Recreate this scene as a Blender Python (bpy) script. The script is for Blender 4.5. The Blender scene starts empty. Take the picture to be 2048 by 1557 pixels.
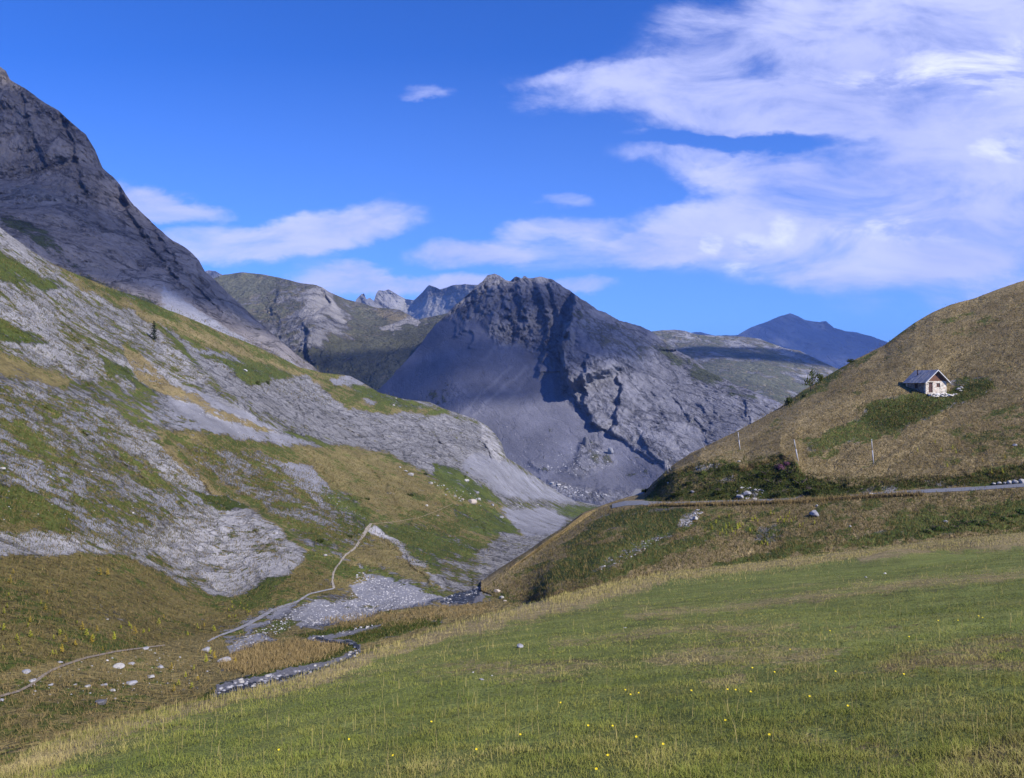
import bpy, bmesh, math, random
import numpy as np
from mathutils import Vector

# ------------------------------------------------------------------ camera, world, sun, exposure
S = bpy.context.scene
FPX = 28.0 / 36.0 * 2048.0          # focal length in pixels of the 2048 px wide photograph
CX, CY = 1024.0, 778.5
cam_d = bpy.data.cameras.new("camera"); cam_d.lens = 28.0; cam_d.sensor_width = 36.0
cam_d.clip_start = 0.1; cam_d.clip_end = 60000
cam = bpy.data.objects.new("camera", cam_d); S.collection.objects.link(cam)
cam.location = (0, 0, 0); cam.rotation_euler = (math.radians(90), 0, 0)
S.camera = cam
S.view_settings.view_transform = 'Standard'; S.view_settings.look = 'None'
S.view_settings.gamma = 1.0; S.view_settings.exposure = 0.56
S.cycles.max_bounces = 4; S.cycles.diffuse_bounces = 2; S.cycles.volume_bounces = 0
S.cycles.transparent_max_bounces = 12; S.cycles.glossy_bounces = 2

SUN_AZ, SUN_EL = math.radians(128), math.radians(37)     # azimuth clockwise from the view direction (+Y)
sun_dir = Vector((math.sin(SUN_AZ) * math.cos(SUN_EL), math.cos(SUN_AZ) * math.cos(SUN_EL), math.sin(SUN_EL)))
sd_ = bpy.data.lights.new("sun", 'SUN'); sd_.energy = 4.6; sd_.angle = math.radians(0.5); sd_.color = (1.0, 0.93, 0.83)
sun = bpy.data.objects.new("sun", sd_); S.collection.objects.link(sun)
sun.rotation_euler = (-sun_dir).to_track_quat('-Z', 'Y').to_euler()

class NT:
    """small helper for building node trees"""
    def __init__(s, tree): s.t = tree; s.n = tree.nodes; s.l = tree.links
    def new(s, typ, **kw):
        n = s.n.new(typ)
        for k, v in kw.items(): setattr(n, k, v)
        return n
    def put(s, sock, v):
        if hasattr(v, 'is_output'): s.l.new(v, sock)
        elif v is not None: sock.default_value = v
    def math(s, op, a, b=None, c=None, clamp=False):
        n = s.new('ShaderNodeMath', operation=op, use_clamp=clamp)
        for i, v in enumerate((a, b, c)):
            if v is not None: s.put(n.inputs[i], v)
        return n.outputs[0]
    def vmath(s, op, a, b=None):
        n = s.new('ShaderNodeVectorMath', operation=op)
        s.put(n.inputs[0], a)
        if b is not None: s.put(n.inputs[1], b)
        return n.outputs['Value'] if op in ('DOT_PRODUCT', 'LENGTH') else n.outputs[0]
    def noise(s, vec, scale, detail=4, rough=0.55, dist=0.0):
        n = s.new('ShaderNodeTexNoise')
        s.put(n.inputs['Vector'], vec); n.inputs['Scale'].default_value = scale
        n.inputs['Detail'].default_value = detail; n.inputs['Roughness'].default_value = rough
        n.inputs['Distortion'].default_value = dist
        return n.outputs[0], n.outputs[1]
    def mix(s, f, a, b, mode='MIX'):
        n = s.new('ShaderNodeMix', data_type='RGBA', blend_type=mode)
        s.put(n.inputs[0], f)
        for i, v in ((6, a), (7, b)):
            if isinstance(v, tuple) and len(v) == 3: v = (*v, 1)
            s.put(n.inputs[i], v)
        return n.outputs[2]
    def mapr(s, v, a, b, c=0.0, d=1.0, smooth=False):
        n = s.new('ShaderNodeMapRange'); n.clamp = True
        if smooth: n.interpolation_type = 'SMOOTHSTEP'
        s.put(n.inputs[0], v); n.inputs[1].default_value = a; n.inputs[2].default_value = b
        n.inputs[3].default_value = c; n.inputs[4].default_value = d
        return n.outputs[0]

W = bpy.data.worlds.new("World"); S.world = W; W.use_nodes = True
def build_world():
    t = NT(W.node_tree); t.n.clear()
    sky = t.new('ShaderNodeTexSky', sky_type='NISHITA'); sky.sun_disc = False
    sky.sun_elevation = SUN_EL; sky.sun_rotation = SUN_AZ
    sky.altitude = 2000; sky.air_density = 1.0; sky.dust_density = 0.4; sky.ozone_density = 2.2
    skyc = t.mix(1.0, sky.outputs[0], (0.23, 0.60, 1.38), 'MULTIPLY')
    # clouds live on the sky, by direction
    g = t.new('ShaderNodeTexCoord').outputs['Generated']
    sep = t.new('ShaderNodeSeparateXYZ'); t.put(sep.inputs[0], g)
    yy = t.math('MAXIMUM', sep.outputs[1], 0.05)
    u = t.math('DIVIDE', sep.outputs[0], yy); v = t.math('DIVIDE', sep.outputs[2], yy)
    cmb = t.new('ShaderNodeCombineXYZ'); t.put(cmb.inputs[0], u); t.put(cmb.inputs[1], t.math('MULTIPLY', v, 1.7))
    cmb.inputs[2].default_value = 0
    q0 = cmb.outputs[0]
    _, wc = t.noise(q0, 5.0, 8, 0.62)
    w1 = t.vmath('SUBTRACT', wc, (0.5, 0.5, 0.5))
    wsc = t.new('ShaderNodeVectorMath', operation='SCALE'); t.put(wsc.inputs[0], w1); wsc.inputs[3].default_value = 0.15
    sp = t.new('ShaderNodeSeparateXYZ'); t.put(sp.inputs[0], wsc.outputs[0])
    uw = t.math('ADD', u, sp.outputs[0]); vw = t.math('ADD', v, t.math('MULTIPLY', sp.outputs[1], 0.5))
    blobs = [ # px, py, rx, ry, tilt, weight
        (1250, 165, 260, 42, 8, .75), (1560, 90, 330, 150, 12, 1.0), (1900, 60, 330, 190, 0, 1.2), (1800, 230, 330, 75, 0, 1.0),
        (1500, 215, 280, 48, 0, .7), (1420, 320, 210, 50, -4, .72), (1720, 370, 320, 70, 0, .85), (2000, 330, 240, 90, 0, 1.0),
        (1560, 440, 370, 70, 6, 1.0), (1250, 500, 250, 40, 6, .62), (1880, 450, 330, 100, 0, 1.0), (1650, 520, 330, 60, 0, .8),
        (2000, 560, 350, 90, 0, .6), (1120, 455, 120, 24, 4, .8), (950, 505, 150, 34, 3, .95), (1170, 572, 80, 22, 0, .9),
        (650, 462, 190, 46, 12, 1.0), (470, 497, 190, 44, 0, .9), (300, 395, 95, 36, -18, 1.0), (390, 432, 75, 24, 0, .85),
        (690, 565, 130, 34, -3, .9), (860, 575, 130, 26, 0, .7), (1130, 400, 62, 18, 0, .6), (840, 171, 60, 14, 0, .5),
        (1040, 165, 90, 18, 0, .42), (1265, 258, 40, 12, 0, .42), (760, 600, 400, 40, 0, .4)]
    hole = [(1600, 125, 70, 26, 20, .35), (1500, 130, 60, 22, 0, .35), (1680, 375, 70, 16, 4, .5), (1480, 275, 260, 18, -2, .5), (1260, 360, 110, 50, 0, .5)]
    skyc = t.mix(t.mapr(v, 0.0, .42, .24, 0.0), skyc, (3.6, 5.2, 8.6))
    tot = None
    for (px, py, rx, ry, tl, wt), sgn in [(b, 1) for b in blobs] + [(h, -1) for h in hole]:
        a = math.radians(tl)
        du = t.math('SUBTRACT', uw, (px - CX) / FPX); dv = t.math('SUBTRACT', vw, (CY - py) / FPX)
        ca, sa = math.cos(a), math.sin(a)
        e1 = t.math('ADD', t.math('MULTIPLY', du, ca * FPX / rx), t.math('MULTIPLY', dv, sa * FPX / rx))
        e2 = t.math('ADD', t.math('MULTIPLY', du, -sa * FPX / ry), t.math('MULTIPLY', dv, ca * FPX / ry))
        d2 = t.math('ADD', t.math('MULTIPLY', e1, e1), t.math('MULTIPLY', e2, e2))
        f = t.mapr(d2, 1.55, 0.0, 0.0, wt * sgn, smooth=True)
        tot = f if tot is None else t.math('ADD', tot, f)
    tot = t.math('MINIMUM', tot, 0.96)
    q1 = t.vmath('MULTIPLY', q0, (1.0, 1.45, 1.0)); n1, _ = t.noise(q1, 6.0, 10, 0.64, 0.5)
    n2, _ = t.noise(q0, 2.6, 5, 0.5)
    dens = t.math('ADD', tot, t.math('MULTIPLY', t.math('MULTIPLY', t.math('SUBTRACT', n1, 0.5), 2.3), t.mapr(tot, 0.0, .35, .12, 1.0)))
    cov = t.mapr(dens, 0.04, 1.20, 0.0, 0.88, smooth=True)
    lum = t.math('ADD', t.math('MULTIPLY', t.math('SUBTRACT', n2, 0.5), 2.4), t.math('MULTIPLY', t.math('SUBTRACT', n1, 0.45), 1.6))
    lum = t.math('ADD', lum, 0.35, clamp=True)
    tops = None                                           # the few sunlit puffs
    for px, py, rx, ry in ((1580, 455, 42, 36), (1500, 492, 44, 26), (1395, 495, 26, 22), (2020, 305, 60, 30), (1670, 395, 80, 24), (1480, 545, 52, 16), (1950, 110, 170, 40), (1850, 160, 200, 30), (1800, 460, 120, 26)):
        du = t.math('MULTIPLY', t.math('SUBTRACT', uw, (px - CX) / FPX), FPX / rx)
        dv = t.math('MULTIPLY', t.math('SUBTRACT', vw, (CY - py) / FPX), FPX / ry)
        f = t.mapr(t.math('ADD', t.math('MULTIPLY', du, du), t.math('MULTIPLY', dv, dv)), 1.8, 0.0, 0.0, 1.0, smooth=True)
        tops = f if tops is None else t.math('ADD', tops, f)
    cc = t.mix(lum, (3.5, 3.9, 6.8), (5.3, 5.6, 8.4))
    cc = t.mix(t.math('MULTIPLY', tops, t.mapr(n1, .46, .66, 0, .9), clamp=True), cc, (7.8, 8.0, 9.8))
    low = t.mapr(sep.outputs[1], 0.05, 0.2)
    fin = t.mix(t.math('MULTIPLY', cov, low), skyc, cc)
    bg = t.new('ShaderNodeBackground'); t.put(bg.inputs[0], fin); bg.inputs[1].default_value = 0.105
    out = t.new('ShaderNodeOutputWorld'); t.l.new(bg.outputs[0], out.inputs[0])
build_world()

# ------------------------------------------------------------------ helpers
rng = np.random.RandomState(7)
def link(o, parent=None):
    S.collection.objects.link(o)
    if parent is not None: o.parent = parent
    return o
def tag(o, label=None, cat=None, group=None, kind=None):
    if label: o['label'] = label
    if cat: o['category'] = cat
    if group: o['group'] = group
    if kind: o['kind'] = kind
    return o
def mesh_np(name, V, F, mats, smooth=True, attrs=None, parent=None, loc=None):
    """V (n,3); F (m,3|4) int array, or a list of arrays"""
    me = bpy.data.meshes.new(name)
    Fs = F if isinstance(F, list) else [F]
    V = np.asarray(V, dtype=np.float64)
    me.vertices.add(len(V)); me.vertices.foreach_set('co', V.astype(np.float32).ravel())
    loops = np.concatenate([f.ravel() for f in Fs]).astype(np.int32)
    tot = np.concatenate([np.full(len(f), f.shape[1]) for f in Fs]).astype(np.int32)
    st = np.concatenate([[0], np.cumsum(tot)[:-1]]).astype(np.int32)
    me.loops.add(len(loops)); me.loops.foreach_set('vertex_index', loops)
    me.polygons.add(len(tot)); me.polygons.foreach_set('loop_start', st); me.polygons.foreach_set('loop_total', tot)
    me.polygons.foreach_set('use_smooth', np.full(len(tot), smooth))
    me.update(calc_edges=True)
    for k, a in (attrs or {}).items():
        at = me.attributes.new(k, 'FLOAT_COLOR', 'POINT')
        at.data.foreach_set('color', np.asarray(a, dtype=np.float32).ravel())
    for m in (mats if isinstance(mats, (list, tuple)) else [mats]): me.materials.append(m)
    o = bpy.data.objects.new(name, me)
    if loc is not None: o.location = loc
    return link(o, parent)

def at(px, py, Y):
    px = np.asarray(px, float); py = np.asarray(py, float); Y = np.asarray(Y, float)
    return np.stack([(px - CX) / FPX * Y, Y + 0 * px, (CY - py) / FPX * Y], -1)

_perm = np.random.RandomState(11).permutation(512).astype(np.int32)
_grad = np.random.RandomState(5).normal(size=(512, 3)); _grad /= np.linalg.norm(_grad, axis=1)[:, None]
_grad = _grad.astype(np.float32)
def perlin(p):
    p = np.asarray(p, np.float64); i = np.floor(p).astype(np.int64); f = (p - i).astype(np.float32)
    i = (i & 511).astype(np.int32)
    w = f * f * f * (f * (f * 6 - 15) + 10)
    r = np.zeros(p.shape[:-1], np.float32)
    for dx in (0, 1):
        hx = _perm[(i[..., 0] + dx) & 511]; wx = w[..., 0] if dx else 1 - w[..., 0]
        for dy in (0, 1):
            hy = _perm[(hx + i[..., 1] + dy) & 511]; wy = w[..., 1] if dy else 1 - w[..., 1]
            for dz in (0, 1):
                h = _perm[(hy + i[..., 2] + dz) & 511]; wz = w[..., 2] if dz else 1 - w[..., 2]
                g = _grad[h]
                r += wx * wy * wz * (g[..., 0] * (f[..., 0] - dx) + g[..., 1] * (f[..., 1] - dy) + g[..., 2] * (f[..., 2] - dz))
    return r * 1.6
def fbm(p, octv=4, gain=0.5, ridged=False):
    r = 0; a = 1.0; t = 0; p = np.asarray(p, np.float64)
    for k in range(octv):
        n = perlin(p * (2.03 ** k) + 17.3 * k)
        r = r + a * ((1 - 2 * np.abs(n)) if ridged else n); t += a; a *= gain
    return r / t
def smooth(x, a, b):
    t = np.clip((x - a) / (b - a), 0, 1); return t * t * (3 - 2 * t)
def curve(pts):
    a = np.array(pts, float)
    return lambda x: np.interp(x, a[:, 0], a[:, 1])
def tps(pts):
    """thin-plate interpolation of log depth over image positions"""
    a = np.array(pts, float); P = a[:, :2] / 500.0; z = np.log(a[:, 2]); n = len(P)
    def U(d2): return np.where(d2 > 1e-12, d2 * np.log(d2 + 1e-12), 0)
    K = U(((P[:, None] - P[None]) ** 2).sum(-1)) + np.eye(n) * 0.01
    A = np.zeros((n + 3, n + 3)); A[:n, :n] = K; A[:n, n] = 1; A[:n, n + 1:] = P; A[n, :n] = 1; A[n + 1:, :n] = P.T
    w = np.linalg.solve(A, np.concatenate([z, [0, 0, 0]]))
    def f(px, py):
        x = np.asarray(px, float) / 500; y = np.asarray(py, float) / 500
        r = w[n] + w[n + 1] * x + w[n + 2] * y
        for i in range(n): r = r + w[i] * U((x - P[i, 0]) ** 2 + (y - P[i, 1]) ** 2)
        return np.exp(r)
    return f
def polydist(px, py, poly, closed=True):
    """signed distance: >0 inside a closed polygon"""
    a = np.array(poly, float); m = len(a); d = np.full(px.shape, 1e9); ins = np.zeros(px.shape, bool)
    for i in range(m if closed else m - 1):
        x0, y0 = a[i]; x1, y1 = a[(i + 1) % m]
        ex, ey = x1 - x0, y1 - y0; L = ex * ex + ey * ey + 1e-9
        t = np.clip(((px - x0) * ex + (py - y0) * ey) / L, 0, 1)
        d = np.minimum(d, (px - x0 - t * ex) ** 2 + (py - y0 - t * ey) ** 2)
        if closed:
            c = ((y0 > py) != (y1 > py)); xi = x0 + (py - y0) / (y1 - y0 + 1e-12) * ex
            ins ^= c & (px < xi)
    d = np.sqrt(d)
    return np.where(ins, d, -d) if closed else d
def side_line(px, py, line):
    """(signed distance, >0 to the right when travelling down the picture; position 0..1 along it)"""
    a = np.array(line, float); seg = np.hypot(*(a[1:] - a[:-1]).T); cum = np.concatenate([[0], np.cumsum(seg)]); cum /= cum[-1]
    best = np.full(px.shape, 1e9); sg = np.zeros(px.shape); tt = np.zeros(px.shape)
    for i in range(len(a) - 1):
        x0, y0 = a[i]; ex, ey = a[i + 1] - a[i]; L = ex * ex + ey * ey + 1e-9
        t = np.clip(((px - x0) * ex + (py - y0) * ey) / L, 0, 1)
        d = (px - x0 - t * ex) ** 2 + (py - y0 - t * ey) ** 2
        c = -(ex * (py - y0) - ey * (px - x0)); m = d < best
        best = np.where(m, d, best); sg = np.where(m, np.sign(c), sg); tt = np.where(m, cum[i] + t * (cum[i + 1] - cum[i]), tt)
    return np.sqrt(best) * sg, tt

# cover of the ground: weights of green grass, dry grass, scree, pale, brown; what is left is rock
KINDS = {'rock': (0, 0, 0, 0, 0), 'scree': (0, 0, 1, 0, 0), 'green': (.86, .3, .3, 0, 0), 'dry': (.1, 1, .3, 0, 0),
         'mix': (.41, .45, .7, 0, .35), 'mixrock': (.34, .36, 0, 0, .4), 'brown': (.28, 1, .3, 0, 1), 'pale': (0, 0, 1, 1, 0), 'palerock': (.1, .1, 0, .8, 0),
         'greendry': (.5, 1, .3, 0, .3), 'lush': (1, 0, 0, 0, .6), 'tan': (0, 1, 0, .75, 0), 'screegreen': (.52, .1, 1, 0, 0),
         'lightrock': (.27, .30, 0, .45, .2), 'darkgreen': (.95, .3, 0, 0, 1), 'greenmix': (.58, .6, .4, 0, .3)}
def cover(px, py, P, base, polys, warp=14.0, soft=9.0, fs=0.1):
    cov = np.tile(np.array(KINDS[base], float), px.shape + (1,))
    q = np.stack([px / 60.0, py / 60.0, 0 * px], -1)
    wx = fbm(q + 5, 4, 0.6) * warp; wy = fbm(q + 55, 4, 0.6) * warp
    X = px + wx; Y = py + wy
    for item in polys:
        kind, poly = item[0], item[1]; sf = item[2] if len(item) > 2 else soft; al = item[3] if len(item) > 3 else 1.0
        a = np.array(poly, float); m = 3 * sf + 5
        sel = (X > a[:, 0].min() - m) & (X < a[:, 0].max() + m) & (Y > a[:, 1].min() - m) & (Y < a[:, 1].max() + m)
        if not sel.any(): continue
        d = polydist(X[sel], Y[sel], poly)
        w = (smooth(d, -sf, sf) * al)[:, None]
        cov[sel] = cov[sel] * (1 - w) + np.array(KINDS[kind], float) * w
    return cov
def cov_attrs(cov):
    n = cov[..., 0].size; c = cov.reshape(n, 5)
    one = np.ones((n, 1))
    return {'cover': np.concatenate([c[:, :3], one], 1), 'tint': np.concatenate([c[:, 3:5], 0 * one, one], 1)}

class Layer:
    def __init__(s, name, base, top, bot, noise, feats=(), top_amp=0, mott=0, cover_base='rock', polys=(), lo=-300, hi=2300, rows=200, mat=None, step=2.0, warp=14, guides=None, soft=9.0):
        s.__dict__.update(locals())
    def depth(s, px, py):
        px = np.asarray(px, float); py = np.asarray(py, float)
        Y = s.base(px, py); P = at(px, py, Y)
        k = 0
        for f in s.feats:
            line, A, w1, w2 = f[:4]
            a = np.array(line); m = w2 * 4 + 20
            sel = (px > a[:, 0].min() - m) & (px < a[:, 0].max() + m) & (py > a[:, 1].min() - m) & (py < a[:, 1].max() + m)
            if not sel.any(): continue
            X = px[sel]; YY = py[sel]
            q = np.stack([X / 22.0, YY / 22.0, 0 * X], -1)
            d, t = side_line(X + fbm(q, 3, .55) * f[4] if len(f) > 4 else X, YY, line)
            fade = smooth(t, 0, .12) * smooth(1 - t, 0, .12) if len(f) < 6 else 1.0
            out = np.zeros(px.shape); out[sel] = A * smooth(d, 0, w1) * np.exp(-np.maximum(d, 0) / w2) * fade
            k = k + out
        return Y * (1 - k) * (1 + s.noise(px, py, P))
    def topc(s, px):
        t = s.top(px)
        if s.top_amp:
            z = 0 * px
            t = t + s.top_amp * fbm(np.stack([px / 38.0, z + 3.1, z], -1), 5, .62)
        return t
    def on(s, px, py):
        return Vector(at(px, py, s.depth(np.array([px], float), np.array([py], float))[0]))
    def build(s, back=0.3, bslope=0.5):
        a = np.arange(s.lo, -40, 14.0); b = np.arange(max(s.lo, -40), min(s.hi, 2090), s.step); c = np.arange(2090, s.hi, 14.0)
        px = np.concatenate([x for x in (a, b, c) if len(x)]) if s.lo < 2090 else c
        px = np.unique(px)
        t = s.topc(px); bt = s.bot(px)
        if s.guides is None:
            v = np.linspace(0, 1, s.rows)[:, None]
            PX = np.repeat(px[None], s.rows, 0); PY = t[None] + v * (np.maximum(bt, t + 5) - t)[None]
        else:
            rows = []; gl = [g(px) for g in s.guides]; gl[0] = t
            for k in range(len(gl) - 1):
                n = s.rows[k]
                for j in range(n): rows.append(gl[k] + (gl[k + 1] - gl[k]) * j / n)
            rows.append(gl[-1]); PY = np.array(rows)
            PY = np.maximum.accumulate(PY + np.arange(len(rows))[:, None] * 0.01, 0)
            PX = np.repeat(px[None], len(rows), 0)
        Y = s.depth(PX, PY); P = at(PX, PY, Y)
        cov = cover(PX, PY, P, s.cover_base, s.polys, s.warp, s.soft)
        if s.mott:
            q = np.stack([PX / 75 + PY / 300, PY / 26 + PX / 90, 0 * PX], -1); n = fbm(q, 4, .6); n2 = fbm(q * 2.3 + 9, 4, .6); wd = smooth(cov[..., 1], .3, .7)
            cov[..., 0] += s.mott * wd * np.clip(n - .05, 0, .8) * 1.2; cov[..., 4] += s.mott * wd * np.clip(n2, 0, .7); cov[..., 3] += s.mott * wd * np.clip(-n2 - .05, 0, .6)
            cov = np.clip(cov, 0, 1)
        # far side of the landform, falling away behind the ridge
        ridge = P[0]; d = ridge[:, :2] / np.linalg.norm(ridge[:, :2], axis=1)[:, None]
        L = ridge[:, 1:2] * back; extra = []
        for k in (1.0, .7, .45, .25, .12, .05, .015):
            e = ridge.copy(); e[:, :2] += d * L * k; e[:, 2:] -= L * bslope * k ** 1.4; extra.append(e)
        P = np.concatenate([np.array(extra), P], 0); cov = np.concatenate([np.repeat(cov[:1], len(extra), 0), cov], 0)
        R, C = P.shape[:2]
        idx = np.arange(R * C).reshape(R, C)
        F = np.stack([idx[1:, :-1], idx[1:, 1:], idx[:-1, 1:], idx[:-1, :-1]], -1).reshape(-1, 4)
        o = mesh_np(s.name, P.reshape(-1, 3), F, s.mat, True, cov_attrs(cov))
        tag(o, kind='structure'); s.obj = o
        return o

# ------------------------------------------------------------------ materials
def new_mat(name):
    m = bpy.data.materials.new(name); m.use_nodes = True; m.node_tree.nodes.clear()
    t = NT(m.node_tree); out = t.new('ShaderNodeOutputMaterial')
    return m, t, out
def simple(name, col, rough=0.8, vary=0.25, scale=3.0, bump=0.0, metallic=0.0, stretch=None):
    m, t, out = new_mat(name)
    co = t.new('ShaderNodeTexCoord').outputs['Object']
    if stretch: co = t.vmath('MULTIPLY', co, stretch)
    n, _ = t.noise(co, scale, 5, 0.6)
    f = t.mapr(n, 0.3, 0.7, 1 - vary, 1 + vary)
    c = t.vmath('SCALE', (*col,)) if False else t.mix(1.0, (*col, 1), (1, 1, 1, 1), 'MULTIPLY')
    sc = t.new('ShaderNodeVectorMath', operation='SCALE'); t.put(sc.inputs[0], c); t.put(sc.inputs[3], f)
    b = t.new('ShaderNodeBsdfPrincipled'); t.put(b.inputs['Base Color'], sc.outputs[0]); b.inputs['Roughness'].default_value = rough
    b.inputs['Metallic'].default_value = metallic
    b.inputs['Specular IOR Level'].default_value = 0.25
    if bump:
        bn = t.new('ShaderNodeBump'); bn.inputs['Strength'].default_value = 0.6; bn.inputs['Distance'].default_value = bump
        t.put(bn.inputs['Height'], n); t.l.new(bn.outputs[0], b.inputs['Normal'])
    t.l.new(b.outputs[0], out.inputs[0])
    return m

def terrain_mat(name, fs, ang=0.0, stretch=3.0, rockA=(.20, .20, .215), rockB=(.34, .335, .345), scree=(.25, .25, .275), green=(.075, .105, .028),
                green2=(.13, .14, .035), dry=(.27, .205, .085), dry2=(.17, .13, .05), brown=(.15, .095, .03), pale=(.46, .44, .42), dark=0.45, bump=1.0, macro=None, amp=2.6, sharp=6.0, crackw=0.035, ystretch=.7):
    m, t, out = new_mat(name)
    co = t.new('ShaderNodeTexCoord').outputs['Object']
    a = math.radians(ang)
    u = t.vmath('DOT_PRODUCT', co, (math.cos(a), 0, -math.sin(a))); w = t.vmath('DOT_PRODUCT', co, (math.sin(a), 0, math.cos(a)))
    y = t.vmath('DOT_PRODUCT', co, (0, 1, 0))
    c = t.new('ShaderNodeCombineXYZ'); t.put(c.inputs[0], t.math('MULTIPLY', u, 1 / stretch)); t.put(c.inputs[1], t.math('MULTIPLY', y, ystretch / stretch)); t.put(c.inputs[2], w)
    an = c.outputs[0]
    nb, _ = t.noise(co, 1 / (fs * 14), 4, 0.55)
    n1, _ = t.noise(an, 1 / (fs * 1.6), 7, 0.68, 0.4)
    n2, _ = t.noise(co, 1 / fs, 5, 0.7)
    n3, _ = t.noise(an, 1 / (fs * .45), 4, 0.7)
    cov = t.new('ShaderNodeAttribute'); cov.attribute_name = 'cover'
    tin = t.new('ShaderNodeAttribute'); tin.attribute_name = 'tint'
    s1 = t.new('ShaderNodeSeparateXYZ'); t.put(s1.inputs[0], cov.outputs['Vector'])
    s2 = t.new('ShaderNodeSeparateXYZ'); t.put(s2.inputs[0], tin.outputs['Vector'])
    G, D, SC = s1.outputs; PL, BR = s2.outputs[0], s2.outputs[1]
    def mask(wt, n, am=amp, sh=sharp):
        x = t.math('ADD', t.math('SUBTRACT', wt, 0.5), t.math('MULTIPLY', t.math('SUBTRACT', n, 0.5), am))
        x = t.math('ADD', x, t.math('MULTIPLY', t.math('SUBTRACT', nb, 0.5), am * .5))
        return t.math('MULTIPLY_ADD', x, sh, 0.5, clamp=True)
    nA = t.math('ADD', t.math('MULTIPLY', n1, .55), t.math('MULTIPLY', n2, .45))
    nB = t.math('ADD', t.math('MULTIPLY', n1, .6), t.math('MULTIPLY', t.math('SUBTRACT', 1.0, n2), .4))
    # rock: bedded light and dark, with cracks
    rk = t.mix(t.mapr(n1, .32, .68), rockA, rockB)
    rk = t.mix(t.math('MULTIPLY', t.mapr(n3, .35, .7), .45), rk, tuple(x * .62 for x in rockA))
    nc, _ = t.noise(an, 1 / (fs * 3.2), 6, 0.6, 1.2)
    crack = t.mapr(t.math('ABSOLUTE', t.math('SUBTRACT', nc, 0.5)), 0.0, crackw, 1.0, 0.0)
    crack = t.math('MULTIPLY', crack, t.mapr(n2, .42, .62))
    rk = t.mix(t.math('MULTIPLY', crack, dark), rk, tuple(x * .35 for x in rockA))
    vd = t.new('ShaderNodeVectorMath', operation='SCALE'); vd.inputs[3].default_value = 1 / (fs * 6.5)
    _, nv = t.noise(an, 1 / (fs * 5), 4, .6); nvv = t.new('ShaderNodeVectorMath', operation='SCALE'); t.put(nvv.inputs[0], nv); nvv.inputs[3].default_value = fs * 9
    t.put(vd.inputs[0], t.vmath('ADD', an, nvv.outputs[0])); vo = t.new('ShaderNodeTexVoronoi', feature='DISTANCE_TO_EDGE'); vo.inputs['Scale'].default_value = 1.0; t.put(vo.inputs['Vector'], vd.outputs[0])
    joint = t.math('MULTIPLY', t.mapr(vo.outputs[0], 0.0, .07, 1.0, 0.0), t.mapr(n2, .40, .60))
    rk = t.mix(t.math('MULTIPLY', joint, dark * 1.5), rk, tuple(x * .30 for x in rockA))
    rk = t.mix(t.math('MULTIPLY', PL, .75), rk, t.mix(n3, tuple(x * .75 for x in pale), pale))
    sg, _ = t.noise(co, 1 / (fs * .3), 3, 0.8)
    sr = t.mix(t.mapr(sg, .3, .7), tuple(x * .72 for x in scree), tuple(x * 1.22 for x in scree))
    sr = t.mix(t.math('MULTIPLY', PL, .8), sr, pale)
    col = t.mix(mask(SC, n1, 1.6, 4), rk, sr)
    dr = t.mix(t.mapr(n2, .33, .67), dry2, dry)
    dr = t.mix(t.math('MULTIPLY', BR, .8), dr, t.mix(t.mapr(n3, .35, .65), tuple(x * .6 for x in brown), tuple(x * 1.35 for x in brown)))
    dr = t.mix(t.math('MULTIPLY', PL, .85), dr, t.mix(t.mapr(n2, .35, .65), (.24, .18, .085), (.40, .31, .16)))
    md = mask(D, nA)
    col = t.mix(md, col, dr)
    gr = t.mix(t.mapr(nb, .35, .65), green, green2)
    gr = t.mix(t.mapr(n3, .35, .7, 0, .75), gr, tuple(x * .5 for x in green))
    gr = t.mix(t.math('MULTIPLY', BR, .6), gr, tuple(x * .7 for x in green))
    mg = mask(G, nB)
    col = t.mix(mg, col, gr)
    nm, _ = t.noise(co, 1 / (fs * 50), 5, 0.65); nf, _ = t.noise(an, 1 / (fs * 5), 5, .65)
    vs = t.new('ShaderNodeVectorMath', operation='SCALE'); t.put(vs.inputs[0], col)
    t.put(vs.inputs[3], t.math('MULTIPLY', t.mapr(nm, .3, .7, .80, 1.2), t.mapr(nf, .32, .68, .78, 1.22))); col = vs.outputs[0]
    b = t.new('ShaderNodeBsdfPrincipled'); t.put(b.inputs['Base Color'], col); b.inputs['Roughness'].default_value = 0.95
    b.inputs['Specular IOR Level'].default_value = 0.1
    h = t.math('ADD', t.math('MULTIPLY', n1, 1.0), t.math('MULTIPLY', n3, .35))
    h = t.math('ADD', h, t.math('MULTIPLY', n2, .4)); h = t.math('SUBTRACT', h, t.math('MULTIPLY', crack, .35)); h = t.math('SUBTRACT', h, t.math('MULTIPLY', joint, .6))
    h = t.math('MULTIPLY', h, t.mapr(SC, 0, 1, 1, .15))
    h = t.math('ADD', h, t.math('MULTIPLY', t.math('MAXIMUM', mg, md), t.math('MULTIPLY', n2, .5)))
    bn = t.new('ShaderNodeBump'); bn.inputs['Strength'].default_value = 1.0; bn.inputs['Distance'].default_value = fs * bump
    t.put(bn.inputs['Height'], h); t.l.new(bn.outputs[0], b.inputs['Normal'])
    t.l.new(b.outputs[0], out.inputs[0])
    return m

# ------------------------------------------------------------------ the large landforms
def nz(P, s, octv=4, gain=.5, ridged=False, ang=0, st=1.0):
    a = math.radians(ang); u = P[..., 0] * math.cos(a) - P[..., 2] * math.sin(a); w = P[..., 0] * math.sin(a) + P[..., 2] * math.cos(a)
    return fbm(np.stack([u / st, P[..., 1] / (st * 1.3), w], -1) / s, octv, gain, ridged)

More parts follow.
